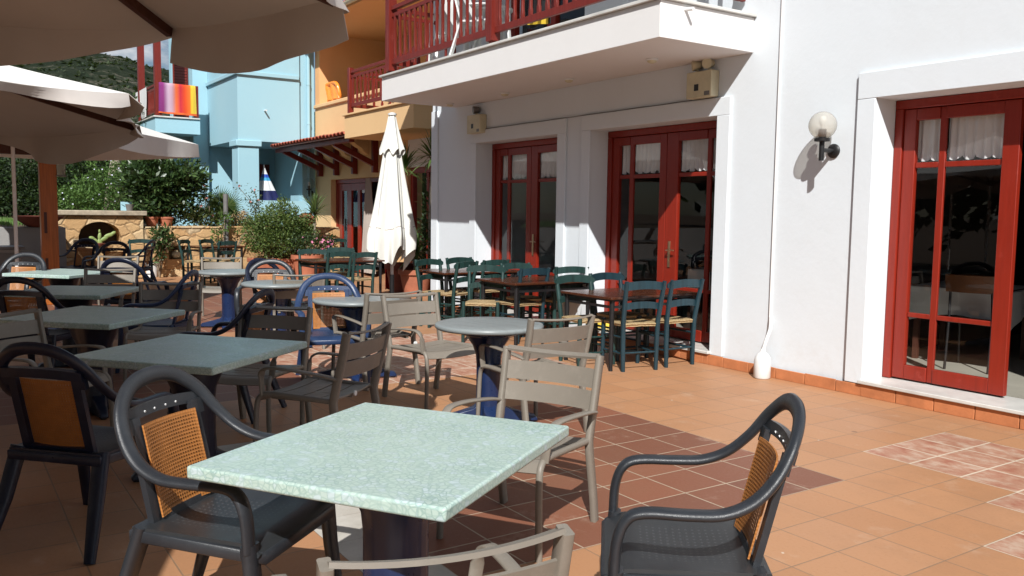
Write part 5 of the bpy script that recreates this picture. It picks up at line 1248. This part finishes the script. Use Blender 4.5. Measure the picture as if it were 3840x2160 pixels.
metal = Kind(make_metal_chair('taupe_metal'), -.345, 'slatted taupe metal armchairs')
pch = Kind(make_plastic_chair('charcoal_plastic', 'charcoal_seat', 'rattan'), -.33, 'hooped plastic armchairs with rattan backs')
pnv = Kind(make_plastic_chair('navy_plastic', 'navy_seat', 'rattan_dark'), -.33, 'hooped plastic armchairs with rattan backs')
pbl = Kind(make_plastic_chair('blue_plastic', 'blue_seat', 'rattan'), -.33, 'hooped plastic armchairs with rattan backs')
rgr = Kind(make_rush_chair('green_wood'), -.262, 'dark painted rush seat chairs')
rbl = Kind(make_rush_chair('blue_wood'), -.262, 'dark painted rush seat chairs')

# square tables, each laid out from its own corners
TH = .725
def sq(name, corners, label, sx, sy, h=TH):
    c = [onz(*q, h) for q in corners]; ctr = (c[0] + c[2]) / 2
    if len(c) == 4: sx, sy = ((c[1] - c[0]).length + (c[2] - c[3]).length) / 2, ((c[2] - c[1]).length + (c[3] - c[0]).length) / 2; ctr = sum(c, V()) / 4
    d = (c[1] - c[0]) + (c[2] - c[3]) if len(c) == 4 else (c[1] - c[0]); ang = math.atan2(d.y, d.x); ctr.z = 0
    return square_table('square_table', label, ctr, ang, sx, sy, h)
sq('', [(915, 1013), (1437, 1068), (1112, 1284), (473, 1168)], 'pale green mosaic table in full sun nearest the camera', .84, .97)
sq('', [(435.4, 839), (772, 857), (535.4, 926.6), (175, 897)], 'shaded green mosaic table just behind the sunlit one', .86, .90)
sq('', [(212.5, 770.4), (461.5, 780), (264.6, 813.5)], 'green mosaic table with one thin sunlit strip along its far edge', .92, .92)
sq('', [(137.5, 716), (356.2, 718.7), (302 - 60, 745)], 'fully shaded green mosaic table, fourth back in the row at left', .92, .92)
sq('', [(135.4, 674.5), (300, 680), (190, 694)], 'green mosaic table with sunlit top farthest back in the row', .92, .92)
for (x, y, lab) in ((1230.9, 812.4, 'round grey table in the open between the slatted chairs, nearest of the round ones'), (897, 750.4, 'round grey table in front of the bright blue hooped chair'),
                    (700, 710, 'round grey table beside the pair of dark hooped chairs'), (575, 681, 'round grey table farthest back, near the stone wall')):
    p = onz(x, y, TH); p.z = 0; round_table(lab, p, .35, .39, TH)
def wt(corner, lab, sx=.82, sy=1.2, h=.72, rz=0):
    p = onz(*corner, h); return wood_table(lab, (p.x - sx / 2, p.y + sy / 2, 0), rz, sx, sy, h)
wt((1538.5, 749), 'brown wooden table in front of the widest red door, nearest of the wooden ones')
wt((1295.8, 713.4), 'brown wooden table in front of the narrower red door', sy=1.15)
wt((1118.7, 687), 'brown wooden table by the corner of the white building')
wt((789, 658), 'brown wooden table left of the closed cream parasol')
p = onz(540, 618, .72); wood_table('brown wooden table against the low stone wall', (p.x, p.y, 0), R_(8), .8, 1.0, .72)
p = onz(232, 627, .70); p.z = 0
t = thing('cafe_table', 'brown oval table in shade before the stone fireplace', 'table', p, 0)
MB().lathe([(.44, .675), (.45, .69), (.44, .70), (.01, .70)], 40).build('tabletop', 'brown_wood', t, ang=50)
MB().lathe([(.05, .03), (.04, .2), (.04, .674)], 16).build('column', 'black_metal', t, ang=50)
MB().lathe([(.25, 0), (.25, .02), (.06, .05), (.05, .06)], 24).build('base', 'black_metal', t, ang=50)

Z = .82
metal.ends((1268, 872), (1520, 898), Z, 0, 'taupe slatted armchair facing the sunlit green table')
metal.ends((812, 1427), (1427, 1337), Z, 1, 'taupe slatted armchair cut off by the bottom of the photo')
metal.ends((882, 838), (968, 815), Z, 1, 'shaded taupe armchair turned side on between two green tables')
metal.ends((608.5, 769), (783.5, 776), Z, 0, 'shaded taupe armchair behind the second green table')
metal.ends((976, 745.3), (1083, 738.5), Z, 0, 'taupe slatted armchair facing right towards the nearest round table')
metal.ends((928, 740), (1052, 733), Z, 1, 'taupe slatted armchair overlapped by another, right of the middle round table')
metal.ends((1348, 805), (1479, 794.7), Z, 1, 'taupe slatted armchair on the right side of the nearest round table')
metal.ends((698, 691.5), (806.5, 690), Z, 1, 'taupe slatted armchair left of the bright blue hooped chair')
metal.ends((358, 712.4), (502, 712.4), Z, 0, 'sunlit pale slatted armchair behind the third green table')
metal.ends((218.8, 677), (337.5, 677.5), Z, 0, 'black looking slatted armchair in deep shade behind the fourth green table')
metal.ends((257, 645), (339.6, 645.5), Z, 0, 'small sunlit pale slatted armchair in front of the dark hooped chair')
metal.ends((517, 648.6), (597.7, 648.6), Z, 0, 'sunlit pale slatted armchair behind the farthest round table')
metal.at(8, 790, Z, 38, 'shaded taupe armchair half cut off by the left edge')

Z = .905
pch.put((-2.116 + .19 * .707, 1.896 + .19 * .707, 0), R_(230 - 90), 'charcoal hooped armchair alone at bottom right on the sunlit tiles')
pch.at(380, 940, .915, 41, 'charcoal hooped armchair tucked under the left corner of the sunlit table')
pnv.at(85, 880, Z, 133, 'dark navy hooped armchair at the left edge seen from behind')
pbl.at(824, 696, Z, 345, 'bright blue hooped armchair with sunlit cane back')
pch.at(683, 659, Z, 332, 'charcoal hooped armchair with sunlit cane back, left of the third round table')
pnv.at(652, 657, Z, 25, 'dark hooped armchair just behind the charcoal one at the third round table')
pnv.at(668, 737, Z, 228, 'navy hooped armchair seen edge on behind a shaded slatted chair')
pch.at(67, 642, Z, 328, 'hooped armchair with shiny silver glints behind the farthest green table')
pnv.at(38, 706, Z, 143, 'dark navy hooped armchair with half lit orange cane, left edge of the photo')
pnv.at(292, 611.5, Z, 326, 'dark hooped armchair by the oval table under the fireplace')
pbl.at(384, 608, Z, 240, 'blue hooped armchair in profile with orange cane, beside the stone wall')
pnv.at(219, 604, Z, 320, 'dark blue hooped armchair behind the oval brown table')
pnv.at(298, 655.5, Z, 140, 'black hooped armchair between two slatted chairs at left')
pbl.at(486, 687, Z, 238, 'blue hooped armchair seen edge on behind a sunlit slatted chair')

Z = .83
rbl.put((-6.375, 5.67, 0), R_(168 - 90), 'dark blue rush chair at the near corner of the nearest wooden table')
rbl.put((-6.385, 6.17, 0), R_(180 - 90), 'dark blue rush chair rightmost, against the widest red door')
rbl.ends((1485.4, 699), (1562.4, 696), Z, 0, 'navy rush chair on the far side of the nearest wooden table')
rgr.ends((1405.2, 704.3), (1482, 702.2), Z, 0, 'worn green rush chair at the left end of the nearest wooden table')
rgr.ends((1402, 681), (1474, 680), Z, 1, 'dark green rush chair behind the worn green one, before the white pier')
rbl.ends((1309, 686.4), (1380, 683.5), Z, 1, 'teal rush chair on the near side of the middle wooden table')
rgr.ends((1187.5, 676.5), (1259.4, 678), Z, 0, 'green rush chair at the left corner of the middle wooden table')
rgr.ends((1260.4, 671.8), (1333.4, 670), Z, 0, 'green rush chair on the far side of the middle wooden table by the narrower door')
rgr.ends((1217, 663.5), (1277, 661.5), Z, 1, 'dark rush chair half hidden between the second and third wooden tables')
rgr.ends((1139.6, 669.7), (1208.3, 664.8), Z, 1, 'green rush chair on the near side of the table by the building corner')
rgr.ends((1041.7, 662.4), (1112.5, 659.5), Z, 0, 'green rush chair at the left end of the table by the building corner')
rgr.ends((1124, 657.2), (1186.4, 655.2), Z, 0, 'green rush chair close against the white wall')
rgr.ends((753.7, 634), (817.6, 634), Z, 0, 'green rush chair in front of the pink flowers')
rgr.ends((822.2, 641.5), (887, 639.8), Z, 1, 'green rush chair on the near side of the table left of the closed parasol')
rgr.ends((889.8, 643.3), (948, 641.4), Z, 1, 'green rush chair partly behind the skirt of the closed parasol')
rgr.ends((830, 605.8), (868, 605), Z, 0, 'small distant green rush chair before the glass door of the peach house')
rgr.ends((826, 629.4), (889, 630), Z, 0, 'green rush chair backed onto another at the table left of the parasol')
rgr.at(462, 609, Z, 52, 'green rush chair in profile at the left end of the table by the stone wall')
rgr.ends((492, 609), (542.4, 606.5), Z, 0, 'green rush chair with its back to the low stone wall')
rgr.ends((548, 613.4), (596.8, 612), Z, 1, 'green rush chair at the right end of the table by the stone wall')
rgr.ends((337.6, 607.7), (370.5, 607.7), Z, 0, 'green rush chair at the corner of the stone fireplace')
